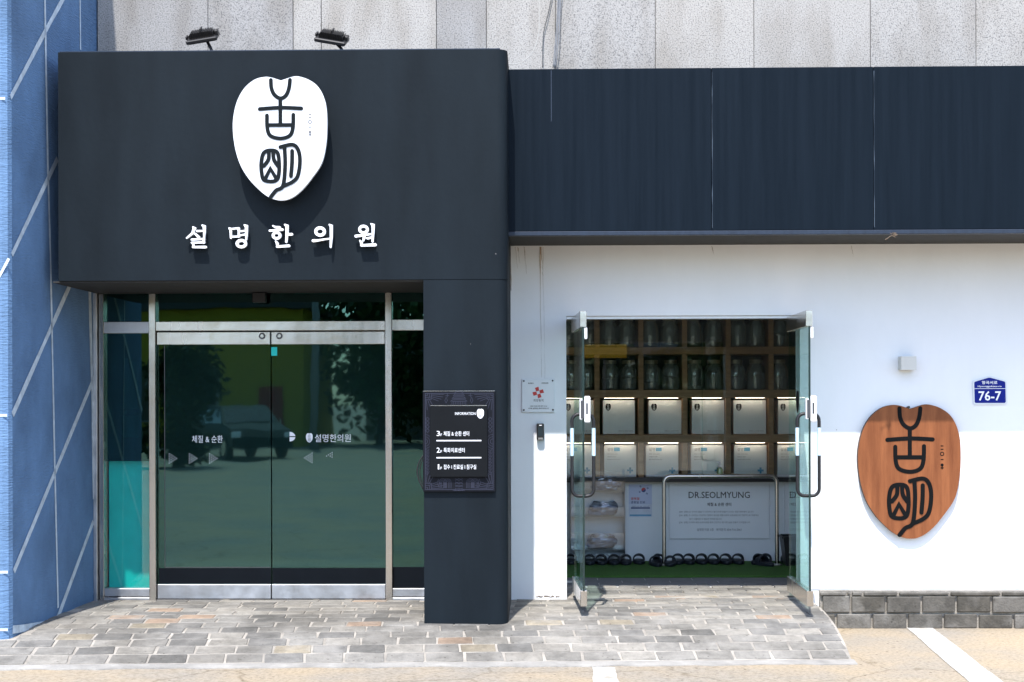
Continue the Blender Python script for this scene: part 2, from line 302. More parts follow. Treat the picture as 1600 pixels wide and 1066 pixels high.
# ------------------------------------------------------------------ mesh helpers
class B:
    def __init__(s): s.v = []; s.f = []
    def add(s, vs, fs):
        k = len(s.v); s.v += [tuple(v) for v in vs]; s.f += [tuple(i + k for i in f) for f in fs]; return s
    def box(s, x0, x1, y0, y1, z0, z1):
        if x0 > x1: x0, x1 = x1, x0
        if y0 > y1: y0, y1 = y1, y0
        if z0 > z1: z0, z1 = z1, z0
        return s.add([(x0,y0,z0),(x1,y0,z0),(x1,y1,z0),(x0,y1,z0),(x0,y0,z1),(x1,y0,z1),(x1,y1,z1),(x0,y1,z1)],
              [(0,3,2,1),(4,5,6,7),(0,1,5,4),(1,2,6,5),(2,3,7,6),(3,0,4,7)])
    def cbox(s, x0, x1, y0, y1, z0, z1, c=.004):
        """chamfered box (front, back and sides)"""
        bm = bmesh.new()
        if x0 > x1: x0, x1 = x1, x0
        if y0 > y1: y0, y1 = y1, y0
        if z0 > z1: z0, z1 = z1, z0
        vs = [bm.verts.new(p) for p in [(x0,y0,z0),(x1,y0,z0),(x1,y1,z0),(x0,y1,z0),(x0,y0,z1),(x1,y0,z1),(x1,y1,z1),(x0,y1,z1)]]
        for f in [(0,3,2,1),(4,5,6,7),(0,1,5,4),(1,2,6,5),(2,3,7,6),(3,0,4,7)]: bm.faces.new([vs[i] for i in f])
        bmesh.ops.bevel(bm, geom=list(bm.edges), offset=c, segments=1, affect='EDGES')
        bm.verts.index_update()
        s.add([v.co[:] for v in bm.verts], [[v.index for v in f.verts] for f in bm.faces]); bm.free(); return s
    def prism(s, pts, y0, y1):
        """closed x,z outline extruded along y (y0 = front)"""
        n = len(pts)
        a = sum(pts[i][0]*pts[(i+1)%n][1]-pts[(i+1)%n][0]*pts[i][1] for i in range(n))
        if a < 0: pts = pts[::-1]
        vs = [(p[0], y0, p[1]) for p in pts] + [(p[0], y1, p[1]) for p in pts]
        fs = [tuple(range(n)), tuple(range(2*n-1, n-1, -1))] + [(i, i+n, (i+1)%n+n, (i+1)%n) for i in range(n)]
        return s.add(vs, fs)
    def plan(s, pts, z0, z1):
        n = len(pts)
        a = sum(pts[i][0]*pts[(i+1)%n][1]-pts[(i+1)%n][0]*pts[i][1] for i in range(n))
        if a < 0: pts = pts[::-1]
        vs = [(p[0], p[1], z0) for p in pts] + [(p[0], p[1], z1) for p in pts]
        return s.add(vs, [tuple(range(n-1,-1,-1)), tuple(range(n, 2*n))] + [(i, (i+1)%n, (i+1)%n+n, i+n) for i in range(n)])
    def tube(s, path, r, seg=8, cap=True):
        path = [Vector(p) for p in path]; rings = []; up = None
        for i, p in enumerate(path):
            d = (path[min(i+1, len(path)-1)] - path[max(i-1, 0)]).normalized()
            if up is None:
                up = Vector((0,0,1)) if abs(d.z) < .9 else Vector((1,0,0))
            a = d.cross(up).normalized(); b = a.cross(d).normalized(); up = b
            rr = r[i] if isinstance(r, (list, tuple)) else r
            rings.append([p + a*math.cos(2*math.pi*k/seg)*rr + b*math.sin(2*math.pi*k/seg)*rr for k in range(seg)])
        vs = [v for q in rings for v in q]; fs = []
        for i in range(len(rings)-1):
            for k in range(seg): fs.append((i*seg+k, i*seg+(k+1)%seg, (i+1)*seg+(k+1)%seg, (i+1)*seg+k))
        if cap: fs += [tuple(range(seg-1,-1,-1)), tuple(range(len(vs)-seg, len(vs)))]
        return s.add(vs, fs)
    def lathe(s, prof, c=(0,0,0), seg=16):
        vs = []; fs = []
        for (r, z) in prof:
            vs += [(c[0]+r*math.cos(2*math.pi*k/seg), c[1]+r*math.sin(2*math.pi*k/seg), c[2]+z) for k in range(seg)]
        for i in range(len(prof)-1):
            for k in range(seg): fs.append((i*seg+k, i*seg+(k+1)%seg, (i+1)*seg+(k+1)%seg, (i+1)*seg+k))
        return s.add(vs, fs)
    def disc(s, cx, cz, y, r, seg=20, rz=None):
        rz = rz or r
        return s.add([(cx+r*math.cos(2*math.pi*k/seg), y, cz+rz*math.sin(2*math.pi*k/seg)) for k in range(seg)], [tuple(range(seg))])
    def quad(s, a, b, c, d): return s.add([a, b, c, d], [(0,1,2,3)])
    def mesh(s, name, m, smooth=None):
        me = bpy.data.meshes.new(name); me.from_pydata(s.v, [], s.f)
        if m is not None: me.materials.append(m)
        if smooth is not None: me.shade_smooth() if smooth >= 3 else None
        if smooth is not None and smooth < 3:
            me.shade_smooth()
            try: me.set_sharp_from_angle(angle=smooth)
            except Exception: pass
        return me

def link(o): C.objects.link(o); return o
def props(o, label, cat, group=None, kind=None):
    if label: o['label'] = label
    if cat: o['category'] = cat
    if group: o['group'] = group
    if kind: o['kind'] = kind
    return o
def thing(name, label, cat, loc=(0,0,0), group=None, rz=0.0):
    o = bpy.data.objects.new(name, None); link(o); o.location = loc; o.rotation_euler = (0,0,rz)
    o.empty_display_size = .1
    return props(o, label, cat, group)
def part(name, b, m, parent=None, local=False, smooth=None, kind=None, label=None):
    """mesh child. vertices are world positions unless local=True (then they are relative to the parent)"""
    me = b.mesh(name, m, smooth) if isinstance(b, B) else b
    o = bpy.data.objects.new(name, me); link(o)
    if parent is not None:
        o.parent = parent
        if not local and parent.type == 'EMPTY': o.matrix_parent_inverse = Matrix.Translation(-Vector(parent.location))
    if kind: o['kind'] = kind
    if label: o['label'] = label
    return o
def struct(name, b, m, parent=None, smooth=None):
    o = part(name, b, m, parent, smooth=smooth)
    if parent is None: o['kind'] = 'structure'
    return o
def solo(name, b, m, label, cat, group=None, smooth=None):
    return props(part(name, b, m, None, smooth=smooth), label, cat, group)
def dup(root, loc, rz=None, label=None):
    r = root.copy(); link(r); r.location = loc
    if rz is not None: r.rotation_euler = (0,0,rz)
    if label: r['label'] = label
    for ch in root.children:
        c = ch.copy(); link(c); c.parent = r; c.matrix_parent_inverse = ch.matrix_parent_inverse.copy()
        for g in ch.children:
            d = g.copy(); link(d); d.parent = c
    return r

# flat lettering ------------------------------------------------------------
def text_mesh(s, res=2, shear=0, offset=0.0):
    c = bpy.data.curves.new('lettering', 'FONT'); c.body = s; c.resolution_u = res; c.shear = shear; c.offset = offset
    o = bpy.data.objects.new('lettering', c); me = o.to_mesh()
    vs = [v.co[:] for v in me.vertices]; fs = [tuple(p.vertices) for p in me.polygons]
    o.to_mesh_clear(); bpy.data.objects.remove(o); bpy.data.curves.remove(c)
    return vs, fs
def put_text(b, s, x0, x1, zb, zt, y, offset=0.0):
    """lay the text into the box x0..x1, zb..zt on the plane y (facing the street)"""
    vs, fs = text_mesh(s, offset=offset)
    if not vs: return b
    a0 = min(v[0] for v in vs); a1 = max(v[0] for v in vs); b0 = min(v[1] for v in vs); b1 = max(v[1] for v in vs)
    sx = (x1-x0)/max(1e-6, a1-a0); sz = (zt-zb)/max(1e-6, b1-b0)
    return b.add([(x0+(v[0]-a0)*sx, y, zb+(v[1]-b0)*sz) for v in vs], fs)
def px_text(b, s, px0, px1, pyt, pyb, y, offset=0.0):
    a = W(px0, pyb, y); c = W(px1, pyt, y)
    return put_text(b, s, a.x, c.x, a.z, c.z, y, offset)

# strokes -------------------------------------------------------------------
def smooth_pts(pts, closed=False, n=5):
    out = []; m = len(pts)
    for i in range(m if closed else m-1):
        p0 = pts[(i-1) % m] if (closed or i > 0) else pts[0]
        p1, p2 = pts[i], pts[(i+1) % m]
        p3 = pts[(i+2) % m] if (closed or i+2 < m) else pts[-1]
        for k in range(n):
            t = k/n
            out.append(tuple(.5*((2*p1[j])+(-p0[j]+p2[j])*t+(2*p0[j]-5*p1[j]+4*p2[j]-p3[j])*t*t+(-p0[j]+3*p1[j]-3*p2[j]+p3[j])*t**3) for j in (0,1)))
    if not closed: out.append(tuple(pts[-1]))
    return out
def ribbon(b, pts, wd, y, th=.002, closed=False, cap=True):
    """thick 2-D stroke (x,z) of width wd (a number or one per point), front face at y, going th behind it"""
    P = [Vector((p[0], p[1])) for p in pts]; n = len(P)
    ws = wd if isinstance(wd, (list, tuple)) else [wd]*n
    Lf, Rt = [], []
    for i in range(n):
        if closed: d0 = P[i]-P[i-1]; d1 = P[(i+1)%n]-P[i]
        else: d0 = P[i]-P[max(i-1,0)]; d1 = P[min(i+1,n-1)]-P[i]
        if d0.length < 1e-9: d0 = d1
        if d1.length < 1e-9: d1 = d0
        d0 = d0.normalized(); d1 = d1.normalized(); t = d0+d1
        t = t.normalized() if t.length > 1e-6 else d1
        nn = Vector((-t.y, t.x)); k = min(1.6, 1/max(.3, nn.dot(Vector((-d1.y, d1.x)))))
        Lf.append(P[i]+nn*ws[i]/2*k); Rt.append(P[i]-nn*ws[i]/2*k)
    def q(a): return (a.x, y, a.y)
    def qb(a): return (a.x, y+th, a.y)
    rng = range(n) if closed else range(n-1)
    for i in rng:
        j = (i+1) % n
        b.quad(q(Rt[i]), q(Rt[j]), q(Lf[j]), q(Lf[i]))
        if th: b.quad(q(Lf[i]), q(Lf[j]), qb(Lf[j]), qb(Lf[i])); b.quad(qb(Rt[i]), qb(Rt[j]), q(Rt[j]), q(Rt[i]))
    if not closed and cap:
        for e, o, w_ in ((0, 1, ws[0]), (n-1, n-2, ws[-1])):
            d = (P[e]-P[o]).normalized(); nn = Vector((-d.y, d.x)); arc = []
            for k in range(7):
                a = math.pi*(k/6-.5); arc.append(P[e]+d*math.cos(a)*w_/2+nn*math.sin(a)*w_/2)
            b.add([q(a) for a in arc], [tuple(range(6,-1,-1))])
            if th:
                for k in range(6): b.quad(q(arc[k]), q(arc[k+1]), qb(arc[k+1]), qb(arc[k]))
    return b

# tooth emblem: outline and strokes in the unit square (u right, v down)
_OUT = [(708,88),(660,72),(620,67),(560,83),(500,135),(458,220),(440,330),(450,450),(478,550),(520,625),(570,683),(632,735),(700,757),(762,745),(822,700),(880,630),(932,550),(956,450),(963,330),(955,220),(921,135),(868,88),(800,65),(755,72)]
def _n(p): return ((p[0]-440)/523.0, (p[1]-65)/692.0)
_STR = [([(652,85),(655,130),(672,168),(705,188),(735,172),(752,132),(758,85)], 0, 1),
        ([(704,188),(704,335)], 0, 0), ([(590,247),(705,240),(820,245)], 0, 1),
        ([(630,283),(632,355),(650,397),(705,412),(755,397),(773,355),(776,280)], 0, 1),
        ([(634,337),(772,337)], 0, 0),
        ([(612,492),(650,478),(688,492),(697,560),(693,620),(680,645),(650,652),(612,642),(600,605),(598,545)], 1, 1),
        ([(640,488),(637,530),(612,565)], 0, 1), ([(664,488),(668,530),(690,565)], 0, 1),
        ([(618,640),(648,580),(684,640)], 0, 0),
        ([(704,460),(770,447),(802,475),(812,540),(800,620),(770,655),(715,680)], 0, 1),
        ([(727,465),(730,560),(718,675),(680,702),(650,738)], 0, 1), ([(769,482),(768,550),(762,622)], 0, 1)]
def emblem_strokes(b, fx, y, ws=1.0, th=.002, inc=.00025, n=4):
    """fx maps (u,v) to (x,z)"""
    unit = abs(fx((1,0))[0]-fx((0,0))[0])/523.0
    for k, (pts, closed, sm) in enumerate(_STR):
        pts = [fx(_n(p)) for p in pts]
        if sm: pts = smooth_pts(pts, bool(closed), n)
        ribbon(b, pts, 21*unit*ws, y-k*inc, th+k*inc, bool(closed))
    return b
def emblem_small(b, fx, y, th=0.0):
    """the little column of marks to the right of the strokes"""
    unit = abs(fx((1,0))[0]-fx((0,0))[0])/523.0
    for a, c in (((861,279),(875,279)), ((861,296),(875,296)), ((861,349),(875,349)), ((860,392),(876,392)), ((868,384),(868,400))):
        ribbon(b, [fx(_n(a)), fx(_n(c))], 5*unit, y, th, cap=False)
    ribbon(b, [fx(_n((868+9*math.cos(a*math.pi/6), 320+9*math.sin(a*math.pi/6)))) for a in range(12)], 4*unit, y, th, True)
    c0 = fx(_n((868,377))); b.disc(c0[0], c0[1], y-.0002, 8*unit, 10)
    return b
def outline(fx, n=5): 
    pts = [fx(_n(p)) for p in _OUT]
    first = pts[0]
    return [first] + smooth_pts(pts[1:], False, n)
def boxmap(x0, x1, zt, zb):
    return lambda p: (x0+(x1-x0)*p[0], zt+(zb-zt)*p[1])
def px_map(px0, px1, pyt, pyb, y):
    a = W(px0, pyb, y); c = W(px1, pyt, y); return boxmap(a.x, c.x, c.z, a.z)

# ================================================================== GROUND
def zroad(x): return min(.13, max(0.0, .015*(2.0-x)))
XR = 2.07; XL = -5.2
def yfront(x): return -1.45-.12*(XR-x)
def brk(x): return .62+.22*min(1, max(0, (XR-x)/5.4))
def zpave(x, v):
    zt = .212; zf = zroad(x)+.016
    return zt-(zt-zf)*max(0, v)**(2.2+1.6*brk(x))
b = B(); xs = [-400,-120,-40,-16,-9]+[-7+.5*i for i in range(23)]+[6,9,16,40,120,400]; ys = [-400,-120,-60,-40,-25,-15,-10,-7,-5,-4,-3,-2,-1,0,.3,1,400]
for y in ys:
    for x in xs: b.v.append((x, y, zroad(x)))
nx = len(xs)
for j in range(len(ys)-1):
    for i in range(nx-1): b.f.append((j*nx+i, j*nx+i+1, (j+1)*nx+i+1, (j+1)*nx+i))
road = struct('road', b, MT['road'], smooth=3)
def paint(pts):
    bb = B(); q = [G(*p) for p in pts]; k = 8; n = 3
    top = [q[0].lerp(q[3], i/k) for i in range(k+1)]; bot = [q[1].lerp(q[2], i/k) for i in range(k+1)]
    vs = []
    for i in range(k+1):
        j0, j1 = random.uniform(-.006,.006), random.uniform(-.006,.006)
        for p, j in ((top[i], j0), (bot[i], j1)): vs.append((p.x+j, p.y, zroad(p.x)+.004))
    return bb.add(vs, [(2*i, 2*i+1, 2*i+3, 2*i+2) for i in range(k)])
part('painted_line', paint([(1416,981),(1457,981),(1600,1092),(1545,1092)]), MT['road_paint'], road)
part('painted_line', paint([(925,1049),(962,1049),(972,1100),(930,1100)]), MT['road_paint'], road)

# paved ramp: mortar bed with every paver laid in it
b = B(); NX, NV = 30, 14
for j in range(NV+1):
    for i in range(NX+1):
        x = XL+(XR+.012-XL)*i/NX; v = j/NV
        b.v.append((x, yfront(x)*v, zpave(x, v)-.001))
for j in range(NV):
    for i in range(NX): 
        a = j*(NX+1)+i; b.f.append((a, a+NX+1, a+NX+2, a+1))
# right flank down to the road
for j in range(NV):
    v0, v1 = j/NV, (j+1)/NV; xr = XR+.012
    k0 = xr+.20*(1-v0)+.01; k1 = xr+.20*(1-v1)+.01
    b.quad((xr, yfront(xr)*v0, zpave(xr, v0)-.005), (xr, yfront(xr)*v1, zpave(xr, v1)-.005), (k1, yfront(xr)*v1, -.02), (k0, yfront(xr)*v0, -.02))
pavement = struct('pavement', b, MT['mortar'])
# front mortar edging
b = B(); n = 60
for i in range(n+1):
    x = XL+(XR+.03-XL)*i/n; y = yfront(x); o = random.uniform(-.028, .022)
    b.v += [(x, y+.008, zpave(x, 1)-.001), (x, y-.10+o, zroad(x)+.006), (x, y-.105+o, zroad(x)-.02)]
for i in range(n):
    b.f += [(3*i, 3*i+1, 3*i+4, 3*i+3), (3*i+1, 3*i+2, 3*i+5, 3*i+4)]
part('edging', b, MT['edging'], pavement)

def paver_mesh(L, D, seed):
    rnd = random.Random(seed); bm = bmesh.new()
    h = .03; r = .005
    j = lambda: rnd.uniform(-.006, .006)
    pts = [(-L/2+r+j(), -D/2+j()), (L/2-r+j(), -D/2+j()), (L/2+j(), -D/2+r), (L/2+j(), D/2-r), (L/2-r+j(), D/2+j()), (-L/2+r+j(), D/2+j()), (-L/2+j(), D/2-r), (-L/2+j(), -D/2+r)]
    bb = B(); s = .972; sd = .93
    vs = [(x, y, -h) for x, y in pts]+[(x, y, -.003) for x, y in pts]+[(x*s, y*sd, rnd.uniform(.000,.0025)) for x, y in pts]
    n = len(pts)
    fs = [(i, (i+1)%n, (i+1)%n+n, i+n) for i in range(n)]+[(i+n, (i+1)%n+n, (i+1)%n+2*n, i+2*n) for i in range(n)]+[tuple(range(2*n, 3*n))]
    bb.add(vs, fs); bm.free(); return bb.mesh('paver', MT['paver'])
PM = [paver_mesh(.238, .117, k) for k in range(9)]
PH = [paver_mesh(.114, .117, 50+k) for k in range(3)]
def lay(me, x, y, z, tilt, parent, sx=1, yaw=0):
    o = bpy.data.objects.new('paver', me); link(o); o.parent = parent
    o.matrix_parent_inverse = Matrix.Identity(4)
    o.location = (x, y, z); o.rotation_euler = (tilt+random.uniform(-.02,.02), random.uniform(-.015,.015), yaw+random.uniform(-.02,.02)); o.scale = (sx, 1, 1)
    return o
cells = []; ROWS = 13
for r in range(ROWS):
    v = (r+.5)/ROWS; x = XR; first = True; off = .5 if r % 2 else 1.0
    while x > XL+.1:
        ln = (.252*(off if first else 1))*random.uniform(.95, 1.05)
        xc = x-ln/2; yf = yfront(xc); rd = -yf/ROWS
        z = zpave(xc, v); dz = (zpave(xc, min(1, v+.02))-zpave(xc, max(0, v-.02)))/((min(1, v+.02)-max(0, v-.02))*yf)
        inside_col = (X(660,-1.05) < xc < X(794,-1.05)-.02) and yf*v > -1.05+.06
        in_pillar = xc < -3.52 and yf*v > -1.6
        if not inside_col and not in_pillar: cells.append((ln, xc, yf*v, z, math.atan(dz), rd))
        x -= ln; first = False
cells.sort(key=lambda c: (c[1] < -3.75, c[2]))
stuffb = B()
for i, (ln, xc, yc, z, tl, rd) in enumerate(cells):
    me = random.choice(PM) if ln > .16 else random.choice(PH)
    base = .252 if ln > .16 else .126
    if i < 296:
        o = lay(me, xc, yc, z+.0025, tl, pavement, ln/base, math.atan(-.12*yc/1.6)); o.scale = (ln/base, rd/.130, 1)
    else:
        stuffb.box(xc-ln/2+.008, xc+ln/2-.008, yc-rd/2+.006, yc+rd/2-.006, z-.03, z+.006)
if stuffb.v: part('paver_field', stuffb, MT['paver'], pavement, kind='stuff')

# ================================================================== LEFT BUILDING (blue corner)
P0 = Vector((X(15,-1.6), -1.6)); P2 = Vector((X(152, .0), .0))
def WP(px, py, proud=0.0):
    d = ray(px, py); e = P2-P0; nx, ny = e.y, -e.x; ln = math.hypot(nx, ny); nx /= ln; ny /= ln
    t = ((P0.x+nx*proud-CAM.x)*nx+(P0.y+ny*proud-CAM.y)*ny)/(d.x*nx+d.y*ny)
    return CAM+d*t
bld = thing('blue_corner_building', 'blue stuccoed building corner with white painted diagonal lines beside the dark entrance', 'building', (-5,-1,0))
b = B(); rr = .05
b.plan([(-9,-1.6),(P0.x-rr,-1.6),(P0.x-.015,-1.585),(P0.x,-1.6+rr),(P2.x,P2.y),(P2.x-.004,.12),(P2.x-.02,.13),(-9,.13)], .0, 7.0)
part('stucco_wall', b, MT['blue'], bld)
def wline(pts, wd):
    """painted line on the shaded side face"""
    bb = B(); P = [WP(p[0], p[1], .003) for p in pts]
    e = (P2-P0).normalized(); n = len(P)
    q = [(p.x*e.x+p.y*e.y, p.z) for p in P]
    q2 = []
    for i in range(n-1):
        for k in range(4): q2.append((q[i][0]+(q[i+1][0]-q[i][0])*k/4, q[i][1]+(q[i+1][1]-q[i][1])*k/4))
    q2.append(q[-1])
    t = B(); ribbon(t, q2, [wd*random.uniform(.82,1.15) for _ in q2], 0, 0, cap=False)
    nv = Vector((e.y, -e.x)); c = P0.dot(nv)+.0025
    vs = [(e.x*v[0]+nv.x*c, e.y*v[0]+nv.y*c, v[2]) for v in t.v]
    return bb.add(vs, t.f)
for pts, wd in (([(70,-30),(72,100),(75,265),(79,400),(86,740),(91,950)], .028), ([(125,-30),(126,78)], .022), ([(140,440),(145,640),(147,780)], .05),
                ([(112,-26),(72,47),(17,152)], .042), ([(90,248),(19,398)], .042), ([(112,440),(20,648)], .044), ([(149,586),(22,893)], .044), ([(146,815),(88,972)], .044),
                ([(20,984),(88,975)], .06)):
    part('painted_line', wline(pts, wd), MT['paint_line'], bld)
for py, x0, x1 in ((155,-60,13), (650,-60,16), (895,-60,17), (985,-60,17)):
    a = W(x0, py, -1.6); c = W(x1, py-1, -1.6); bb = B(); ribbon(bb, [(a.x,a.z),(c.x-.02,c.z)], .018, -1.6025, 0, cap=False)
    part('painted_line', bb, MT['paint_line'], bld)
a = W(3, 431, -1.6); c = W(14, 404, -1.6); bb = B(); ribbon(bb, [(X(-20,-1.6),a.z-.16),(c.x,c.z)], .018, -1.6025, 0, cap=False)
part('painted_line', bb, MT['paint_line'], bld)

# ================================================================== UPPER STONE WALL
stone = thing('stone_wall', 'pale speckled granite clad wall above the dark shop fronts', 'wall', (0,.1,3.5))
b = B(); b.box(P2.x+.03, 8, .02, .3, 3.62, 7.0); b.box(P2.x-.02, X(690), .02, .3, 2.62, 3.62)
part('backing', b, MT['joint'], stone)
seams = [152,325,458,502,682,760,868,1024,1178,1360,1525,1690,1850]
for i in range(len(seams)-1):
    x0 = X(seams[i], 0, 60)+.0022; x1 = X(seams[i+1], 0, 60)-.0022; b = B()
    pr = random.uniform(-.003,.003)
    b.cbox(x0, x1, pr, .018, 3.70, 5.6, .0025); part('stone_panel', b, MT['granite'], stone)
    b = B(); b.cbox(x0, x1, pr, .018, 5.61, 6.95, .004); part('stone_panel', b, MT['granite'], stone)

# ================================================================== WHITE WALL with doorway
WX0 = X(690); WX1 = 7.5; DX0 = X(885); DX1 = X(1250); DZ = Z(494); WT = Z(383)
wall = thing('white_wall', 'white painted shop wall with a double doorway under the navy fascia', 'wall', (2,0,0))
b = B(); zb = Z(921)
b.box(WX0, DX0, 0, .18, .02, 3.69); b.box(DX1, WX1, 0, .18, zb, 3.69); b.box(DX0, DX1, 0, .18, DZ, 3.69); b.box(DX1, WX1, .005, .18, -.05, zb)
part('plaster_face', b, MT['white_wall'], wall)
b = B(); b.box(DX0+.001, DX1-.001, .03, .15, DZ-.022, DZ-.001)
part('door_frame', b, MT['steel_dull'], wall)
for px0, t, bt, wd in ((843,385.5,590,.011), (848,386,592,.006), (819,385.5,428,.010), (805,386,420,.006), (809,386,412,.005), (796,386,455,.012), (845,386,432,.016), (1330,384,402,.006), (1112,385,398,.007)):
    b = B(); rnd = random.Random(px0); q = []; ws = []
    for k in range(11):
        p = W(px0+rnd.uniform(-.5,.5)+k*.35, t+(bt-t)*k/10); q.append((p.x, p.z)); ws.append(wd*(1-.8*k/10)*rnd.uniform(.7,1.2))
    ribbon(b, q, ws, -.002-px0*1e-6, 0, cap=False); part('rust_streak', b, MT['rust'], wall)

rnd = random.Random(12); b = B()
for px0, px1 in ((838,848),(850,866),(869,874)):
    q = []; ws = []
    for k in range(7): p = W(px0+(px1-px0)*k/6, 932.5+rnd.uniform(-1,1)); q.append((p.x, p.z)); ws.append(.009*rnd.uniform(.3,1.3))
    ribbon(b, q, ws, -.0021, 0, cap=False)
part('peeled_paint', b, MT['debris'], wall)
# concrete block plinth right of the doorway
pl = thing('block_plinth', 'low plinth of weathered grey concrete blocks under the white wall', 'plinth', (3,0,0))
b = B(); b.box(X(1279), WX1, -.035, .002, -.03, zb-.006); part('mortar_bed', b, MT['mortar'], pl)
rows = [(924,929,[1277,1320,1327,1345,1400,1480,1560,1640]), (930.5,955,[1281,1326,1381,1436,1490,1545,1600,1656,1712,1768]), (958.5,980,[1281,1303,1359,1414,1470,1524,1579,1635,1690,1745])]
for t, bt, cuts in rows:
    for i in range(len(cuts)-1):
        x0 = X(cuts[i])+.009; x1 = X(cuts[i+1])-.009; b = B(); pr = random.uniform(.0,.008)
        b.cbox(x0, x1, -.058-pr, -.034, Z(bt)+random.uniform(-.003,.003), Z(t)+random.uniform(-.003,.003), .006)
        part('block', b, MT['block'], pl)

# ================================================================== NAVY FASCIA
FY = -.72
fas = thing('navy_fascia', 'long navy sheet metal fascia board above the white shop wall', 'fascia', (2,FY,3))
zt_l, zb_l = Z(108, FY), Z(362, FY); cuts = [700, 1113, 1366, 1640, 1900]
for i in range(4):
    b = B(); x0, x1 = X(cuts[i], FY), X(cuts[i+1], FY)
    b.cbox(x0+.0015, x1-.0015, FY, FY+.03, zb_l+.0015, zt_l, .003)
    part('metal_panel', b, MT['fascia'], fas)
b = B(); zc = Z(368.5, FY); b.cbox(X(700,FY), X(1900,FY), FY-.006, FY+.05, zc, zb_l, .003); part('bottom_trim', b, MT['trim'], fas)
b = B(); b.box(X(700,FY), X(1900,FY), FY+.05, -.001, zc+.006, zc+.04); b.box(X(700,FY), X(1900,FY), FY+.03, -.001, zt_l-.05, zt_l-.008); b.box(X(700,FY), X(1900,FY), FY+.031, FY+.045, zb_l+.002, zt_l-.051)
part('soffit', b, MT['soffit'], fas)
b = B(); b.box(X(862,FY), X(862,FY)+.006, FY-.0015, FY+.001, Z(190,FY), zt_l-.01); part('drip_mark', b, MT['trim'], fas)
rnd = random.Random(9)
for px in (1113, 1366):
    b = B(); q = []; ws = []
    for k in range(15): q.append((X(px,FY)+.004+rnd.uniform(-.001,.001), zb_l+.02+(zt_l-zb_l-.05)*k/14)); ws.append(.004*rnd.choice((.3,.6,1,1.3)))
    ribbon(b, q, ws, FY-.001, 0, cap=False); part('seam_sealant', b, MT['sealant'], fas)
# clump of debris caught on the lower trim
b = B(); rnd = random.Random(4); c = W(1397, 367, FY-.012)
for k in range(26):
    p = c+Vector((rnd.gauss(0,.010), rnd.uniform(-.010,.004), rnd.gauss(0,.006))); d = Vector((rnd.uniform(-1,1), rnd.uniform(-.3,.3), rnd.uniform(-.6,.6))).normalized()*.011
    b.tube([p-d, p+d], .0018, 4)
p = c+Vector((-.05,-.002,-.028)); b.tube([c, c+Vector((-.03,-.004,-.012)), p, p+Vector((-.015,0,-.006))], .0025, 5)
solo('nest_scrap', b, MT['debris'], 'small clump of dry debris stuck on the lower trim of the navy fascia', 'debris')

# ================================================================== DARK ENTRANCE PORTAL
PY = -1.05
por = thing('entrance_portal', 'charcoal painted box portal with rounded right edge around the glass entrance', 'portal', (-2,PY,0))
pxl, pxr, pcl = X(92,PY), X(794,PY), X(662,PY)
pzt, pzb = Z(76.5,PY), Z(436,PY)
rad = .075
def rounded(x0, x1, y0, y1, r):
    pts = [(x0,y1),(x0,y0)]
    for k in range(9):
        a = -math.pi/2+math.pi/2*k/8; pts.append((x1-r+r*math.cos(a), y0+r+r*math.sin(a)))
    pts.append((x1,y1)); return pts
b = B(); b.plan(rounded(pxl, pxr, PY, -.003, rad), pzb, pzt); part('header_box', b, MT['portal'], por, smooth=R(40))
b = B(); b.plan(rounded(pcl, pxr-.002, PY+.002, -.004, rad), .10, pzb-.0025); part('column', b, MT['portal'], por, smooth=R(40))
b = B(); b.box(P2.x+.01, pcl-.002, PY+.02, -.005, pzb-.012, pzb-.001); part('soffit', b, MT['soffit'], por)
b = B(); b.box(pxl+.01, pxr-.05, PY+.006, -.02, pzt, pzt+.008); part('top_cap', b, MT['trim'], por)

# white tooth shaped sign on stand-offs
SY = -1.17
ts = thing('clinic_sign', 'large white heart shaped sign with black seal characters on the dark portal', 'sign', tuple(W(437,215,SY)))
fx = px_map(364, 511, 119, 313.5, SY)
b = B(); b.prism(outline(fx, 6), SY, SY+.03); part('sign_board', b, MT['sign_white'], ts)
b = B(); emblem_strokes(b, fx, SY-.003, 1.0, .0029, .0002, 6); part('seal_lettering', b, MT['ink_green'], ts)
b = B(); emblem_small(b, fx, SY-.0015); part('small_lettering', b, MT['print_grey'], ts)
for u, v in ((.3,.2),(.7,.2),(.5,.85)):
    p = fx((u, v)); b = B(); b.tube([(p[0],SY+.03,p[1]),(p[0],PY-.001,p[1])], .012, 8); part('standoff', b, MT['steel_dull'], ts)

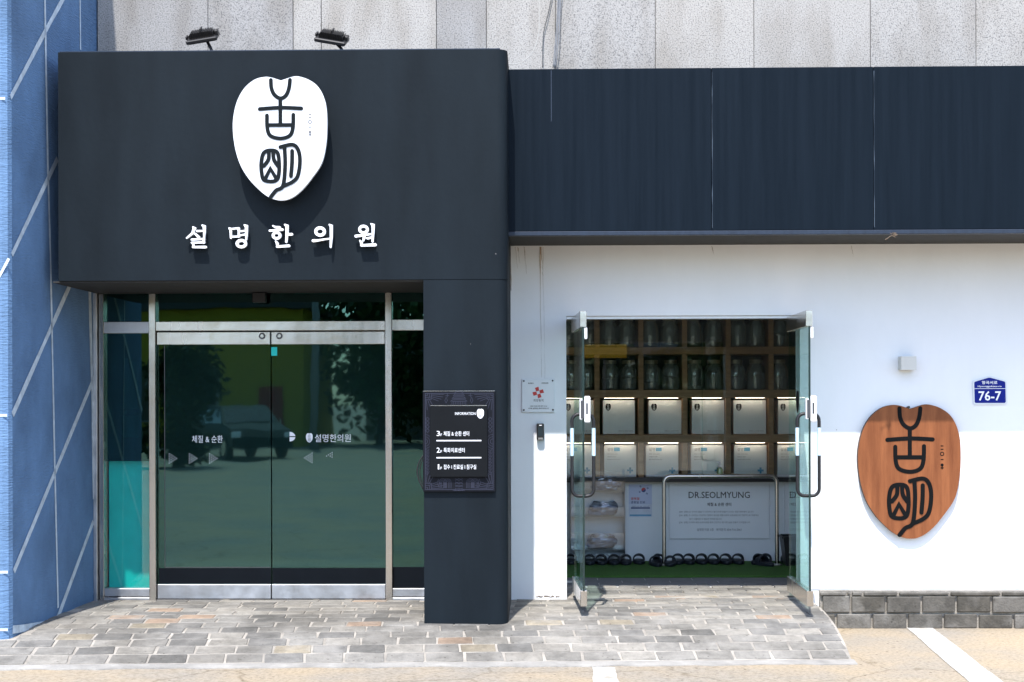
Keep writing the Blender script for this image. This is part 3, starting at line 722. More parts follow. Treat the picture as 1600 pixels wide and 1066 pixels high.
# raised letters
LT = thing('clinic_lettering', 'row of five raised white Korean letters spelling the clinic name on the dark portal', 'lettering', tuple(W(440,370,PY)))
LET = { # strokes in zoomed pixels (x/10+280 or +440, y/10+340): (points, widths)
 0: (280, [([(215,150),(235,165),(205,245),(115,320)], [26,46,34,22]), ([(215,235),(250,255),(300,305)], [22,30,40]), ([(275,210),(375,208)], [30,24]), ([(360,122),(390,138),(392,220),(388,312)], [26,46,38,26]),
            ([(195,345),(385,335)], [30,30]), ([(385,328),(380,395)], [36,30]), ([(195,393),(390,388)], [28,30]), ([(215,392),(222,455)], [30,32]), ([(215,462),(410,462)], [32,40])]),
 1: (280, [([(780,165),(800,175),(806,320)], [24,34,26]), ([(785,180),(930,165)], [26,26]), ([(925,170),(930,220),(926,295)], [36,30,26]), ([(812,300),(935,296)], [26,28]), ([(935,215),(1040,205)], [24,26]), ([(940,280),(1040,262)], [24,26]),
            ([(1018,118),(1050,135),(1050,240),(1046,345)], [24,48,40,26]), ([(970+68*math.cos(a*math.pi/8),408+52*math.sin(a*math.pi/8)) for a in range(16)], 'c42')]),
 2: (280, [([(1462,128),(1500,150),(1565,155)], [22,34,40]), ([(1415,205),(1480,200),(1610,188)], [34,30,38]), ([(1520+55*math.cos(a*math.pi/8),280+46*math.sin(a*math.pi/8)) for a in range(16)], 'c40'),
            ([(1650,112),(1684,130),(1682,260),(1672,380)], [26,48,42,32]), ([(1690,262),(1758,262)], [36,40]), ([(1508,370),(1530,400),(1535,450)], [24,40,36]), ([(1530,455),(1715,442)], [34,40])]),
 3: (440, [([(600+68*math.cos(a*math.pi/8),218+58*math.sin(a*math.pi/8)) for a in range(16)], 'c44'), ([(492,362),(560,358),(660,342),(755,328)], [44,34,26,22]), ([(745,112),(775,130),(775,300),(765,462)], [24,46,44,28])]),
 4: (440, [([(1278+62*math.cos(a*math.pi/8),185+52*math.sin(a*math.pi/8)) for a in range(16)], 'c40'), ([(1160,290),(1250,280),(1400,258)], [44,32,26]), ([(1292,285),(1285,320),(1276,358)], [38,40,26]), ([(1325,322),(1345,325),(1415,308)], [20,34,28]),
            ([(1398,100),(1430,118),(1428,240),(1420,375)], [24,48,40,30]), ([(1225,360),(1245,385),(1250,435)], [24,42,36]), ([(1245,436),(1462,426)], [34,46])])}
for k in range(5):
    x0, strokes = LET[k]; b = B()
    for i, (pts, ws) in enumerate(strokes):
        q = []
        for p in pts:
            c = W(x0+p[0]/10.0, 340+p[1]/10.0, PY-.05); q.append((c.x, c.z))
        u = abs(W(1,0,PY-.05).x-W(0,0,PY-.05).x)/10
        y = PY-.05-i*.0003
        if isinstance(ws, str): ribbon(b, q, float(ws[1:])*u, y, .025, True)
        else: ribbon(b, q, [w_*u for w_ in ws], y, .025)
    part('letter', b, MT['letter_white'], LT)

# flood lights on top of the portal
def floodlight(base_px, head_px, roll, label):
    hp = W(head_px[0], head_px[1], PY+.20); bp_ = W(base_px, 77, PY+.16)
    t = thing('floodlight', label, 'floodlight', (bp_.x, bp_.y, pzt), 'floodlights on top of the portal')
    M_ = Matrix.Translation(hp) @ Matrix.Rotation(R(roll), 4, 'Y') @ Matrix.Rotation(R(28), 4, 'X')
    def tf(bb): bb.v = [tuple(M_ @ Vector(v)) for v in bb.v]; return bb
    h = B(); h.cbox(-.112,.112,-.085,.085,-.036,-.008,.006); h.box(-.095,.095,-.07,.07,-.0395,-.0358); part('housing', tf(h), MT['black'], t)
    f = B()
    for k in range(15):
        x = -.084+.012*k; f.box(x-.002, x+.002, -.062, .062, -.009, .034-(.012 if k in (0,14) else 0))
    f.box(-.09,.09,-.005,.005,-.009,.02); part('cooling_fins', tf(f), MT['black'], t)
    for q in ((.095,.118,-.03,.03,-.012,.022), (-.118,-.104,-.03,.03,-.012,.012)): g = B(); g.cbox(*q, .003); part('end_lug', tf(g), MT['black'], t)
    g = B(); g.box(-.004,.004,-.045,.045,.03,.052); part('latch', tf(g), MT['black'], t)
    e = M_ @ Vector((.02,.0,-.034)); a = B(); a.tube([e, e.lerp(Vector((bp_.x,bp_.y,pzt+.02)),.6), (bp_.x,bp_.y,pzt+.004)], .011, 8); a.cbox(bp_.x-.03,bp_.x+.03,bp_.y-.03,bp_.y+.03,pzt+.0005,pzt+.014,.003)
    part('arm', a, MT['black'], t)
floodlight(334, (316,55), -9, 'black floodlight tilting down to the left on the portal top, nearer the blue wall')
floodlight(540, (519,57), 10, 'black floodlight tilting down to the right on the portal top, nearer the rounded corner')

# information board on the column
IY = PY-.022
ib = thing('information_board', 'dark floor directory board with ornamental violet border on the portal column', 'sign', tuple(W(716,690,PY)))
a = W(661,768.5,IY); c = W(773.5,610.5,IY); IZ0, IZ1, IX0, IX1 = a.z, c.z, a.x, c.x
b = B(); b.cbox(IX0, IX1, IY, PY-.0005, IZ0, IZ1, .002); part('back_board', b, MT['board_dark'], ib)
JY = IY-.022
b = B(); a = W(672.2,745.5,JY); c = W(761.3,633.5,JY); b.cbox(a.x, c.x, JY, IY-.0005, a.z, c.z, .002); part('front_panel', b, MT['panel_dark'], ib)
b = B(); p = W(672.2,633.6,JY); q = W(761.3,633.6,JY); b.box(p.x+.002, q.x-.002, JY-.001, JY+.004, p.z-.004, p.z+.001); p = W(661,611,IY); q = W(773,611,IY); b.box(p.x, q.x, IY-.001, IY+.004, p.z-.0035, p.z+.001)
part('metal_edge', b, MT['steel'], ib)
b = B(); ty = JY-.0015
px_text(b, 'INFORMATION', 711, 743, 644.2, 648.6, ty, .002)
for s, sub, y0, y1, txt, x1 in (('3','F',673.5,681.5,'체질 & 순환 센터',733), ('2','F',699.5,707.5,'특화치료센터',726), ('1','F',725.5,733.5,'접수 I 진료실 I 침구실',744)):
    px_text(b, s, 682.3 if s != '1' else 684.2, 687.3 if s != '1' else 686.3, y0, y1, ty, .002); px_text(b, sub, 688.3, 690.6, y1-3.9, y1, ty, .002); px_text(b, txt, 693.2, x1, y0+.4, y1-.1, ty, .004)
part('lettering', b, MT['print_white'], ib)
b = B()
for y in (688.6, 715.3):
    p = W(682,y+1,ty); q = W(752,y-1,ty); b.quad((p.x,ty,p.z),(q.x,ty,p.z),(q.x,ty,q.z),(p.x,ty,q.z))
part('divider_line', b, MT['print_white'], ib)
b = B(); fx = px_map(745, 756, 639, 654.3, ty); b.prism(outline(fx,3), ty, ty+.001); part('emblem', b, MT['print_white'], ib)
b = B(); emblem_strokes(b, fx, ty-.0008, .8, 0, .00002, 3); part('emblem_strokes', b, MT['print_grey'], ib)
# violet ornament
b = B(); oy = IY-.0012
def pl_(pts, wd=1.0, closed=False):
    q = [(W(p[0],p[1],oy).x, W(p[0],p[1],oy).z) for p in pts]; ribbon(b, q, wd*.0045, oy, 0, closed, cap=False)
pl_([(664.5,615),(770.5,614.5),(770.5,765),(664.5,765)], .8, True)
for sx, sy, cx, cy in ((1,1,665,615),(-1,1,770,615),(1,-1,665,764.5),(-1,-1,770,764.5)):
    for k in range(7):
        a0 = R(6+13*k); pl_([(cx+sx*math.cos(a0)*9, cy+sy*math.sin(a0)*9), (cx+sx*math.cos(a0)*(29 if k < 4 else 25), cy+sy*math.sin(a0)*min(17 if k < 4 else 26, 40))], .7)
    for r_ in (3,6,9): pl_([(cx+sx*r_, cy), (cx+sx*r_, cy+sy*r_), (cx, cy+sy*r_)], .8)
for y, h in ((627.5,13),(623,11),(618.5,9),(614.5,7)): pl_([(717-h,y),(717-h+3,y-2.5),(717+h-3,y-2.5),(717+h,y)], .9); pl_([(717-h+2,y),(717+h-2,y)], .8)
for k in range(-4,5): pl_([(717+k*2.7,628),(717+k*2.7,632.5)], .7)
for s in (-1,1):
    cx = 717+s*20
    pl_([(cx,620),(cx+2,626),(cx,630),(cx-2,626)], .7, True)
    cx = 717+s*18
    pl_([(cx,615),(cx,621)], .6); pl_([(cx-3,618),(cx+3,618)], .6)
    cx = 717+s*49
    for y in range(652,672,6): pl_([(cx,y),(cx+3,y+3),(cx,y+6),(cx-3,y+3)], .7, True)
    for r_ in (4,7.5,11): pl_([(cx+s*4-s*r_*math.cos(a*math.pi/8-math.pi/2), 690+r_*math.sin(a*math.pi/8-math.pi/2)) for a in range(9)], .7)
    for y in range(702,740,5): pl_([(cx-3,y),(cx,y+2),(cx+3,y),(cx,y+5),(cx-3,y+3)], .7)
    for j in (18, 25):
        for r_ in (2,4,6): pl_([(717+s*j-r_,763),(717+s*j-r_,754)]+[(717+s*j-r_*math.cos(a*math.pi/6), 754-r_*math.sin(a*math.pi/6)) for a in range(7)]+[(717+s*j+r_,754),(717+s*j+r_,763)], .6)
    pl_([(717+s*32,749),(717+s*34.2,755),(717+s*32,760),(717+s*29.8,755)], .7, True)
for y in range(748,766,5): pl_([(711,y),(717,y+3),(723,y)], .7); pl_([(711,y+3),(717,y),(723,y+3)], .6)
pl_([(717-9+k*1.5, 767+((k%2)*-1.2)) for k in range(13)], .7)
part('ornament', b, MT['purple'], ib)
# black strap hanging behind the board's edge
b = B(); pts = [(661.5,712),(655,722),(652,735),(654,748),(661,764)]
b.tube([W(p[0],p[1],PY+.03) for p in smooth_pts(pts)], .006, 6)
b.tube([W(p[0],p[1],PY+.035) for p in smooth_pts([(661.5,716),(657,728),(656,742),(662,760)])], .004, 6)
solo('cable_loop', b, MT['rubber'], 'black cable loop sticking out behind the left edge of the directory board', 'cable', smooth=3)

# ================================================================== GLASS ENTRANCE (left)
gf = thing('glass_entrance', 'dark green glazed entrance front with stainless frames inside the portal', 'glazing', (-2,0,.2))
gz0 = Z(937); gzt = pzb-.013
def st(name, x0, x1, z0, z1, y0, y1, m, parent=gf, c=.003):
    bb = B(); bb.cbox(x0, x1, y0, y1, z0, z1, c); return part(name, bb, m, parent)
mx = [(158,165),(235.5,246),(603,613.5)]
for i, (a0, a1) in enumerate(mx): st('mullion', X(a0), X(a1), gz0-.03, gzt, -.055, .055, MT['steel'])
st('mullion', X(151), X(156.5), gz0-.03, gzt, -.09, .0, MT['steel_dull'])
xc0, xc1 = X(246), X(603)
tz0, tz1 = Z(515.5), Z(501)
st('transom_rail', xc0, xc1, tz0, tz1, -.045, .045, MT['steel']); st('transom_rail', X(165), X(235.5), Z(519), tz1, -.04, .04, MT['steel_dull']); st('transom_rail', X(613.5), X(690), Z(516), Z(499), -.04, .04, MT['steel'])
for x0, x1 in ((165,235.5),(246,603),(613.5,690)):
    bb = B(); bb.box(X(x0), X(x1), -.005, .005, tz1-.005, gzt); part('transom_pane', bb, MT['tint_glass'], gf)
for x0, x1 in ((165,235.5),(613.5,690)):
    zs_ = Z(719.5) if x0 < 200 else Z(918)
    bb = B(); bb.box(X(x0), X(x1), -.005, .005, zs_, Z(517)); part('side_pane', bb, MT['tint_glass'], gf)
    if x0 < 200: bb = B(); bb.box(X(x0), X(x1), -.005, .005, Z(918), zs_-.001); part('lower_pane', bb, MT['clear_glass'], gf)
    else: bb = B(); bb.box(X(x0), X(x1), -.0085, -.0055, Z(918), Z(886)); part('dark_band', bb, MT['band_dark'], gf)  # added strip, painting in the dark interior below the side pane
    st('bottom_sill', X(x0), X(x1), Z(931), Z(918.5), -.045, .045, MT['steel_dull']); st('bottom_track', X(x0), X(x1), gz0-.03, Z(932.5), -.055, .04, MT['steel_dull'])
st('threshold', xc0, xc1, gz0-.03, Z(936), -.05, .05, MT['steel_dark'])
def glass_leaf(x0, x1, hinge, label):
    t = thing('glass_door', label, 'door', (x0 if hinge == 'l' else x1, 0, gz0), 'closed glass doors of the portal entrance')
    bb = B(); bb.box(x0, x1, -.006, .006, Z(913), Z(537)); part('pane', bb, MT['tint_glass'], t)
    st('top_rail', x0, x1, Z(537), Z(517.5), -.03, .03, MT['steel'], t); r_ = st('bottom_rail', x0, x1, Z(935), Z(912.5), -.03, .03, MT['steel_dull'], t)
    cx = X(411 if hinge == 'l' else 438); cz = Z(524)
    bb = B()
    n = 16; bb.add([(cx+.024*math.cos(2*math.pi*k/n), -.036, cz+.024*math.sin(2*math.pi*k/n)) for k in range(n)]+[(cx+.026*math.cos(2*math.pi*k/n), -.0295, cz+.026*math.sin(2*math.pi*k/n)) for k in range(n)], [tuple(range(n-1,-1,-1))]+[(k, (k+1)%n, (k+1)%n+n, k+n) for k in range(n)])
    part('lock_rose', bb, MT['steel_dark'], t)
    bb = B(); bb.disc(cx, cz, -.0375, .013, 12); part('lock_cylinder', bb, MT['steel'], t)
    return t
xm = X(424.3)
d1 = glass_leaf(xc0+.004, xm-.004, 'l', 'closed glass door leaf with three dotted arrows, next to the blue wall')
d2 = glass_leaf(xm+.004, xc1-.004, 'r', 'closed glass door leaf with the small white clinic name, nearer the directory board')
bb = B(); bb.box(X(258), xm-.006, -.0085, -.0065, Z(886), Z(537.5)); part('window_film', bb, MT['film_glass'], d1)
for dd, xa_, xb_ in ((d1, X(248), xm-.006), (d2, xm+.006, X(602))): bb = B(); bb.box(xa_, xb_, -.0088, -.0066, Z(912), Z(887.5)); part('dark_band', bb, MT['band_dark'], dd)  # added dark strips standing in for the dark interior under the film
bb = B(); bb.box(xm+.006, X(602), -.0085, -.0065, Z(886), Z(537.5)); part('window_film', bb, MT['film_glass'], d2)
bb = B(); bb.box(X(257.2), X(258.2), -.0095, -.0065, Z(886), Z(537.5)); bb.box(X(257.2), xm-.006, -.0095, -.0065, Z(886.8), Z(885.6)); part('film_edge', bb, MT['steel_dark'], d1)
fy = -.0105
bb = B(); px_text(bb, '체질 & 순환', 300, 348, 680.5, 692, fy)
part('lettering', bb, MT['print_white'], d1)
bb = B(); px_text(bb, '설명한의원', 492, 548, 678.5, 691, fy); part('lettering', bb, MT['print_white'], d2)
bb = B(); fx = px_map(478, 488.5, 677, 691.5, fy); bb.prism(outline(fx,3), fy, fy+.0015)
pts = [(452.5,675)]+[(452.5+9*math.sin(a*math.pi/10), 682.5-7.5*math.cos(a*math.pi/10)) for a in range(11)]+[(452.5,690)]
up_ = [p for p in pts if p[1] <= 681.2]+[(461.4,681.6),(452.5,681.6)]; dn = [(452.5,683.2),(461.4,683.2)]+[p for p in pts if p[1] > 683.4]
for poly in (up_, dn): bb.prism([(W(p[0],p[1],fy).x, W(p[0],p[1],fy).z) for p in poly], fy, fy+.0015)
part('emblem', bb, MT['print_white'], d2)
bb = B(); emblem_strokes(bb, fx, fy-.001, .8, 0, .00003, 3); part('emblem_strokes', bb, MT['print_grey'], d2)
def arrow(bb, cx, cy, s, drop=0):
    for i in range(5):
        n = 5-i
        for j in range(n):
            x = cx+s*(i*2.9); y = cy+(j-(n-1)/2)*3.6
            if drop and (y-cy) > (-1.0 if i > 0 else 2) - drop*0 and drop: continue
            p = W(x, y, fy); bb.disc(p.x, p.z, fy, .0036, 8)
for cx in (264.5, 296, 327.5):
    bb = B(); arrow(bb, cx, 716.5, 1); part('dotted_arrow', bb, MT['print_white'], d1)
bb = B(); arrow(bb, 487.5, 715.5, -1); part('dotted_arrow', bb, MT['print_white'], d2)
bb = B(); arrow(bb, 519, 714.5, -1, 1); part('dotted_arrow', bb, MT['print_white'], d2)
bb = B(); p = W(423.8,556,-.012); q = W(433,542.5,-.012); bb.box(p.x, q.x, -.012, -.0068, p.z, q.z); part('hinge_tab', bb, MT['teal'], d2)
bb = B(); p = W(395,473,-.09); q = W(416,457,-.09); bb.cbox(p.x, q.x, -.12, -.06, p.z, gzt-.001, .005); solo('door_sensor', bb, MT['black'], 'black door sensor box under the portal soffit above the glass doors', 'sensor')

# hall behind the tinted glass
LX0, LX1 = P2.x-.02, X(690)
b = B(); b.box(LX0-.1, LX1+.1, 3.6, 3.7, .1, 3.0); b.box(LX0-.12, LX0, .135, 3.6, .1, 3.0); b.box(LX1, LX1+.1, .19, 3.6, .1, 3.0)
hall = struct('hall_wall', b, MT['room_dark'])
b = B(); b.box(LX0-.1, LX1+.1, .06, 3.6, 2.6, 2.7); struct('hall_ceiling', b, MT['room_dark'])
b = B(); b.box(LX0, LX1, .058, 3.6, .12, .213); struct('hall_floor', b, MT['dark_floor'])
b = B(); p = W(171,919,.06); q = W(231,719.5,.06); b.cbox(p.x, X(239), .05, .07, p.z-.0, q.z, .003); solo('teal_board', b, MT['teal'], 'bright teal board standing behind the narrow side pane', 'board')
t = thing('wall_unit', 'grey green boxed unit with a smaller box below, behind the narrow side pane', 'wall unit', tuple(W(203,620,.3)))
b = B(); p = W(192,640,.3); q = W(216,560,.3); b.cbox(p.x, q.x, .3, .45, p.z, q.z, .01); part('upper_box', b, MT['heater'], t)
b = B(); p = W(190,685,.28); q = W(218,648,.28); b.cbox(p.x, q.x, .28, .45, p.z, q.z, .01); part('lower_box', b, MT['heater'], t)
for px_ in (196,210): b = B(); b.tube([W(px_,641,.36), W(px_,647,.36)], .012, 6); part('pipe', b, MT['steel_dull'], t)

# ================================================================== OPEN GLASS DOORS (right)
LW, LH, LZ0 = .86, 2.13, 0.0
def open_leaf():
    t = thing('glass_door', '', 'door', (0,0,0), 'open glass doors of the white wall doorway')
    bb = B(); bb.box(.004, LW, -.006, .006, .125, LH-.115); part('pane', bb, MT['clear_glass'], t, local=True)
    bb = B(); bb.box(LW+.0005, LW+.004, -.007, .007, .125, LH-.115); part('pane_edge', bb, MT['glass_edge'], t, local=True)
    bb = B(); bb.cbox(0, LW, -.024, .024, LH-.115, LH, .003); part('top_rail', bb, MT['steel'], t, local=True)
    bb = B(); bb.cbox(0, LW, -.024, .024, .012, .125, .003); part('bottom_rail', bb, MT['steel'], t, local=True)
    z0, z1, r, hx, hy = .80, 1.39, .05, LW-.055, .078
    path = []
    for sy, cz, a0 in ((1, z1-r, 0), (-1, z1-r, 90), (-1, z0+r, 180), (1, z0+r, 270)):
        for k in range(6):
            a = R(a0+18*k); path.append((hx, sy*(hy-r)+r*math.cos(a), cz+r*math.sin(a)))
    path.append(path[0])
    bb = B(); bb.tube(path, .0125, 10, cap=False); h = part('handle', bb, MT['black'], t, local=True, smooth=3)
    for sy in (-1, 1):
        bb = B(); bb.tube([(hx, sy*hy, z1-.30), (hx, sy*hy, z1-.10)], .0142, 10); part('grip_film', bb, MT['bluefilm'], h, local=True, smooth=R(50))
    bb = B(); bb.cbox(LW-.05, LW+.012, .0065, .05, z1-.06, z1+.13, .008); bb.cbox(LW-.04, LW+.012, -.026, -.0065, z1-.04, z1+.11, .006)
    lk = part('lock_case', bb, MT['letter_white'], t, local=True)
    bb = B(); bb.box(LW-.0, LW+.0135, .018, .032, z1+.0, z1+.08); bb.cbox(LW-.006, LW+.016, -.02, .004, z1-.03, z1+.10, .002); part('strike_plate', bb, MT['steel_dark'], lk, local=True)
    bb = B(); bb.cbox(LW-.06, LW-.005, .007, .03, LH-.20, LH-.118, .004); part('stop_block', bb, MT['letter_white'], t, local=True)
    return t
zdoor = .262
hL = X(898, .06); hR = X(1233.5, .06)
dl = open_leaf(); dl.location = (hL, .06, zdoor); dl.rotation_euler = (0,0,-math.acos((X(911.5,-.80)-hL)/LW)); dl['label'] = 'open glass door leaf swung out beside the white notice plaque and keypad'
drr = dup(dl, (hR, .06, zdoor), R(-90.5), 'open glass door leaf swung out on the side of the wooden sign')
# dark emblem printed on the pane on the wood sign side
fx2 = lambda p: (.34+.13*p[0], 1.56-.17*p[1])
b = B(); b.add([(q[0], -.0072, q[1]) for q in outline(fx2,3)], [tuple(range(len(outline(fx2,3))))]); part('emblem_print', b, MT['ink'], drr, local=True)

# ================================================================== RECEPTION ROOM (right)
RX0, RX1, RY1 = X(800), 2.95, 2.75
b = B(); b.box(RX0-.05, RX1+.1, RY1, RY1+.1, .1, 3.0); b.box(RX0-.08, RX0, .181, RY1, .1, 3.0); b.box(RX1, RX1+.1, .181, RY1, .1, 3.0)
struct('room_wall', b, MT['room'])
b = B(); b.box(RX0-.08, RX1+.1, .181, RY1+.1, 3.0, 3.1); struct('room_ceiling', b, MT['room'])
FZ = .236
b = B(); b.box(RX0, RX1, .62, RY1, .1, FZ-.004); rf = struct('room_floor', b, MT['pale_floor'])
b = B(); b.box(RX0, RX1, .01, .62, .1, FZ-.012); df = struct('doorway_floor', b, MT['mortar'])
for r in range(5):
    y = .07+.125*r; x = DX0+.04+(.0 if r % 2 else -.12)
    while x < DX1+.02:
        xc = x+.126
        lay(random.choice(PM), xc, y, .218+(FZ-.218)*min(1, y/.5)+.002, .0, df); x += .252
for r in range(3):     # tiles coloured dark to imitate the shade on the pavers further in
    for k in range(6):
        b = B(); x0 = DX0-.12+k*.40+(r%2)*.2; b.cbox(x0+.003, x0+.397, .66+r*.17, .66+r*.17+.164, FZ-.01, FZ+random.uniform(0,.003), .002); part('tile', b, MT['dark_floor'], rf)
b = B(); b.cbox(DX0-.25, DX1+.45, 1.16, 2.28, FZ-.001, FZ+.018, .004); solo('turf_mat', b, MT['mat_green'], 'green artificial turf mat across the entrance floor', 'mat')

CY = 2.30      # front of the counter and shelves
cz = Z(752.5, CY)
ct = thing('counter', 'white counter front with a dark top ledge below the shelves', 'counter', (1.2,CY,FZ))
b = B(); b.box(RX0+.01, RX1-.01, CY, RY1-.01, FZ-.002, cz-.001); part('front_panel', b, MT['counter'], ct)
b = B(); b.cbox(RX0+.01, RX1-.01, CY-.125, RY1-.01, cz-.0005, Z(746,CY), .003); part('ledge', b, MT['black'], ct)
# shelves
sh = thing('shelf_unit', 'walnut cubby shelves with jars and white cartons behind the doorway', 'shelves', (1.2,CY+.05,cz))
rows_px = [(543,556),(610,624),(680,694)]; SYF = CY+.02
sx0, sx1 = X(865,SYF), X(1275,SYF); top = Z(470,SYF); sb = Z(745.8,CY)
SYB = RY1-.01
for t_, bt in rows_px:
    b = B(); b.cbox(sx0, sx1, SYF, SYB, Z(bt-1.5,SYF), Z(t_,SYF), .003); part('shelf_board', b, MT['shelf_wood'], sh)
bounds = [sb]+[z for t_, bt in reversed(rows_px) for z in (Z(bt-1.5,SYF), Z(t_,SYF))]+[top]
for px in (866,933,1001.5,1070,1138,1205,1272):
    xc = X(px,SYF)
    for k in range(0, 8, 2):
        b = B(); b.cbox(xc-.024, xc+.024, SYF+.002, SYB, bounds[k]+.0005, bounds[k+1]-.0005, .002); part('divider', b, MT['shelf_wood'], sh)
b = B(); b.box(sx0, sx1, SYB-.002, SYB+.008, sb, top); part('back_board', b, MT['shelf_back'], sh)
b = B(); b.cbox(sx0, sx1, SYF, SYB, top, top+.05, .003); part('shelf_board', b, MT['shelf_wood'], sh)
for x0, x1 in ((866,1098),(1096,1272)):
    b = B(); yy = CY-.012-(.012 if x0 > 900 else 0); b.box(X(x0,CY), X(x1,CY), yy, yy+.006, Z(742,CY), top-.01); part('glass_panel', b, MT['clear_glass2'], sh)
for t_, bt in rows_px[1:]:
    z = Z(bt-1.5,SYF)
    for a0, a1 in ((868,931),(936,999),(1004,1068),(1073,1136),(1141,1203),(1207,1271)):
        b = B(); b.box(X(a0,SYF)+.05, X(a1,SYF)-.05, SYF+.003, SYF+.015, z-.0025, z-.0003); part('light_strip', b, MT['led'], sh)

# jars
def make_jar(seed, fill, pale):
    rnd = random.Random(seed)
    t = thing('glass_jar', '', 'jar', (0,0,0), 'herb jars on the walnut shelves')
    bb = B(); bb.lathe([(.0,.002),(.082,.002),(.088,.012),(.088,.185),(.080,.215),(.056,.240),(.054,.256)], seg=18); part('jar_body', bb, MT['jar_glass'], t, local=True, smooth=R(60))
    bb = B(); bb.lathe([(.060,.246),(.062,.248),(.062,.278),(.058,.282),(0,.283)], seg=16); part('lid', bb, MT['lid'], t, local=True, smooth=R(40))
    if fill > 0:
        h = .19*fill; pr = [(0,.006),(.078,.006),(.082,.016),(.082,h*.9),(.06,h*1.02),(.03,h*1.08),(0,h*1.06)]
        bb = B(); bb.lathe(pr, seg=14); bb.v = [(v[0], v[1], v[2]+(rnd.uniform(-.008,.008) if v[2] > .03 else 0)) for v in bb.v]
        part('herb_filling', bb, MT['herb_pale'] if pale else MT['herb'], t, local=True)
    return t
protos = [make_jar(k, f, p) for k, (f, p) in enumerate(((.18,0),(.38,0),(.62,0),(.16,1),(.85,0)))]
kinds_txt = ['thin dark layer', 'third full of dark herb', 'half full of dark herb', 'thin pale layer', 'nearly full of dark herb']
col_txt = ['first cubby', 'second cubby', 'third cubby', 'fourth cubby', 'fifth cubby', 'last cubby']
used = [False]*5
jar_rows = [('top', 543, [(887,1),(920,4),(951,1),(979,3),(1015,0),(1046,3),(1083,0),(1114,1),(1153,0),(1181,0),(1219,2)]), ('second', 610, [(891,1),(916,0),(953,2),(982,2),(1018,1),(1048,2),(1085,3),(1115,4),(1150,2),(1181,4),(1217,2)])]
cols = [866,933,1001.5,1070,1138,1205,1272]
for rn, py, js in jar_rows:
    for px, k in js:
        ci = max(i for i in range(6) if px > cols[i]); cub = [j for j in js if max(i for i in range(6) if j[0] > cols[i]) == ci]
        side = '' if len(cub) == 1 else (' on the left' if px == min(c_[0] for c_ in cub) else ' on the right')
        lab = f'{kinds_txt[k]} herb jar,{side.replace(" on the", "")} in {col_txt[ci]} of {rn} shelf row'
        lab = ' '.join(lab.split())
        loc = (X(px, SYF+.12), SYF+.12+random.uniform(-.01,.02), Z(py,SYF)+.001)
        if not used[k]: o = protos[k]; o.location = loc; o['label'] = lab; used[k] = True
        else: o = dup(protos[k], loc, random.uniform(0,6), lab)

# cartons
def carton(px0, px1, pyt, pyb, kind, label, group):
    y = SYF+.055; a = W(px0,pyb,y); c = W(px1,pyt,y)
    t = thing('carton', label, 'box', ((a.x+c.x)/2, y, a.z), group)
    b = B(); b.cbox(a.x, c.x, y, y+.22, a.z, c.z, .003); part('carton_body', b, MT['box_white'], t)
    yy = y-.0012; wd = c.x-a.x; h = c.z-a.z
    if kind == 0:
        fx = boxmap(a.x+.08*wd, a.x+.25*wd, c.z-.10*h, c.z-.31*h); b = B(); o_ = outline(fx,3); b.prism(o_, yy, yy+.001); part('emblem', b, MT['ink'], t)
        b = B(); emblem_strokes(b, fx, yy-.0008, .8, 0, .00003, 3); part('emblem_strokes', b, MT['print_white'], t)
        b = B(); put_text(b, '체질 & 순환 센터', a.x+.48*wd, a.x+.92*wd, a.z+.075*h, a.z+.11*h, yy); part('lettering', b, MT['print_grey'], t)
    else:
        b = B(); b.box(a.x+.31*wd, a.x+.49*wd, yy, yy+.001, c.z-.19*h, c.z-.08*h); 
        s = .045; cx, cz_ = c.x-.19*wd, a.z+.20*h; ct_ = [(-1,-3),(1,-3),(1,-1),(3,-1),(3,1),(1,1),(1,3),(-1,3),(-1,1),(-3,1),(-3,-1),(-1,-1)]
        b.prism([(cx+u*s/4*.85, cz_+v*s/4*.85) for u, v in ct_], yy, yy+.001); part('blue_print', b, MT['print_blue'], t)
        b = B(); put_text(b, '설명', a.x+.10*wd, a.x+.28*wd, c.z-.19*h, c.z-.09*h, yy)
        for k, (f0, s_) in enumerate(((.42,'한방 건강 상담'),(.36,'체질과 순환'),(.50,'몸을 편안하게 하는 한방'))): put_text(b, s_, a.x+.10*wd, a.x+f0*wd, c.z-(.30+.085*k)*h, c.z-(.265+.085*k)*h, yy)
        part('lettering', b, MT['print_grey'], t)
for i, (x0, x1) in enumerate([(880,928),(942,992),(1013.5,1065),(1081,1131.5),(1146,1197),(1216,1262)]):
    carton(x0, x1, 625.5, 678.5, 0, f'white carton with a black emblem in the {col_txt[i]}, third shelf row', 'white cartons with black emblem on the shelves')
for i, (x0, x1) in enumerate([(879,926),(944,994),(1009,1060),(1079.5,1131),(1147,1198),(1215,1264)]):
    carton(x0, x1, 695.5, 745.3, 1, f'white carton with blue cross in the {col_txt[i]}, lowest shelf row', 'white cartons with blue cross on the shelves')

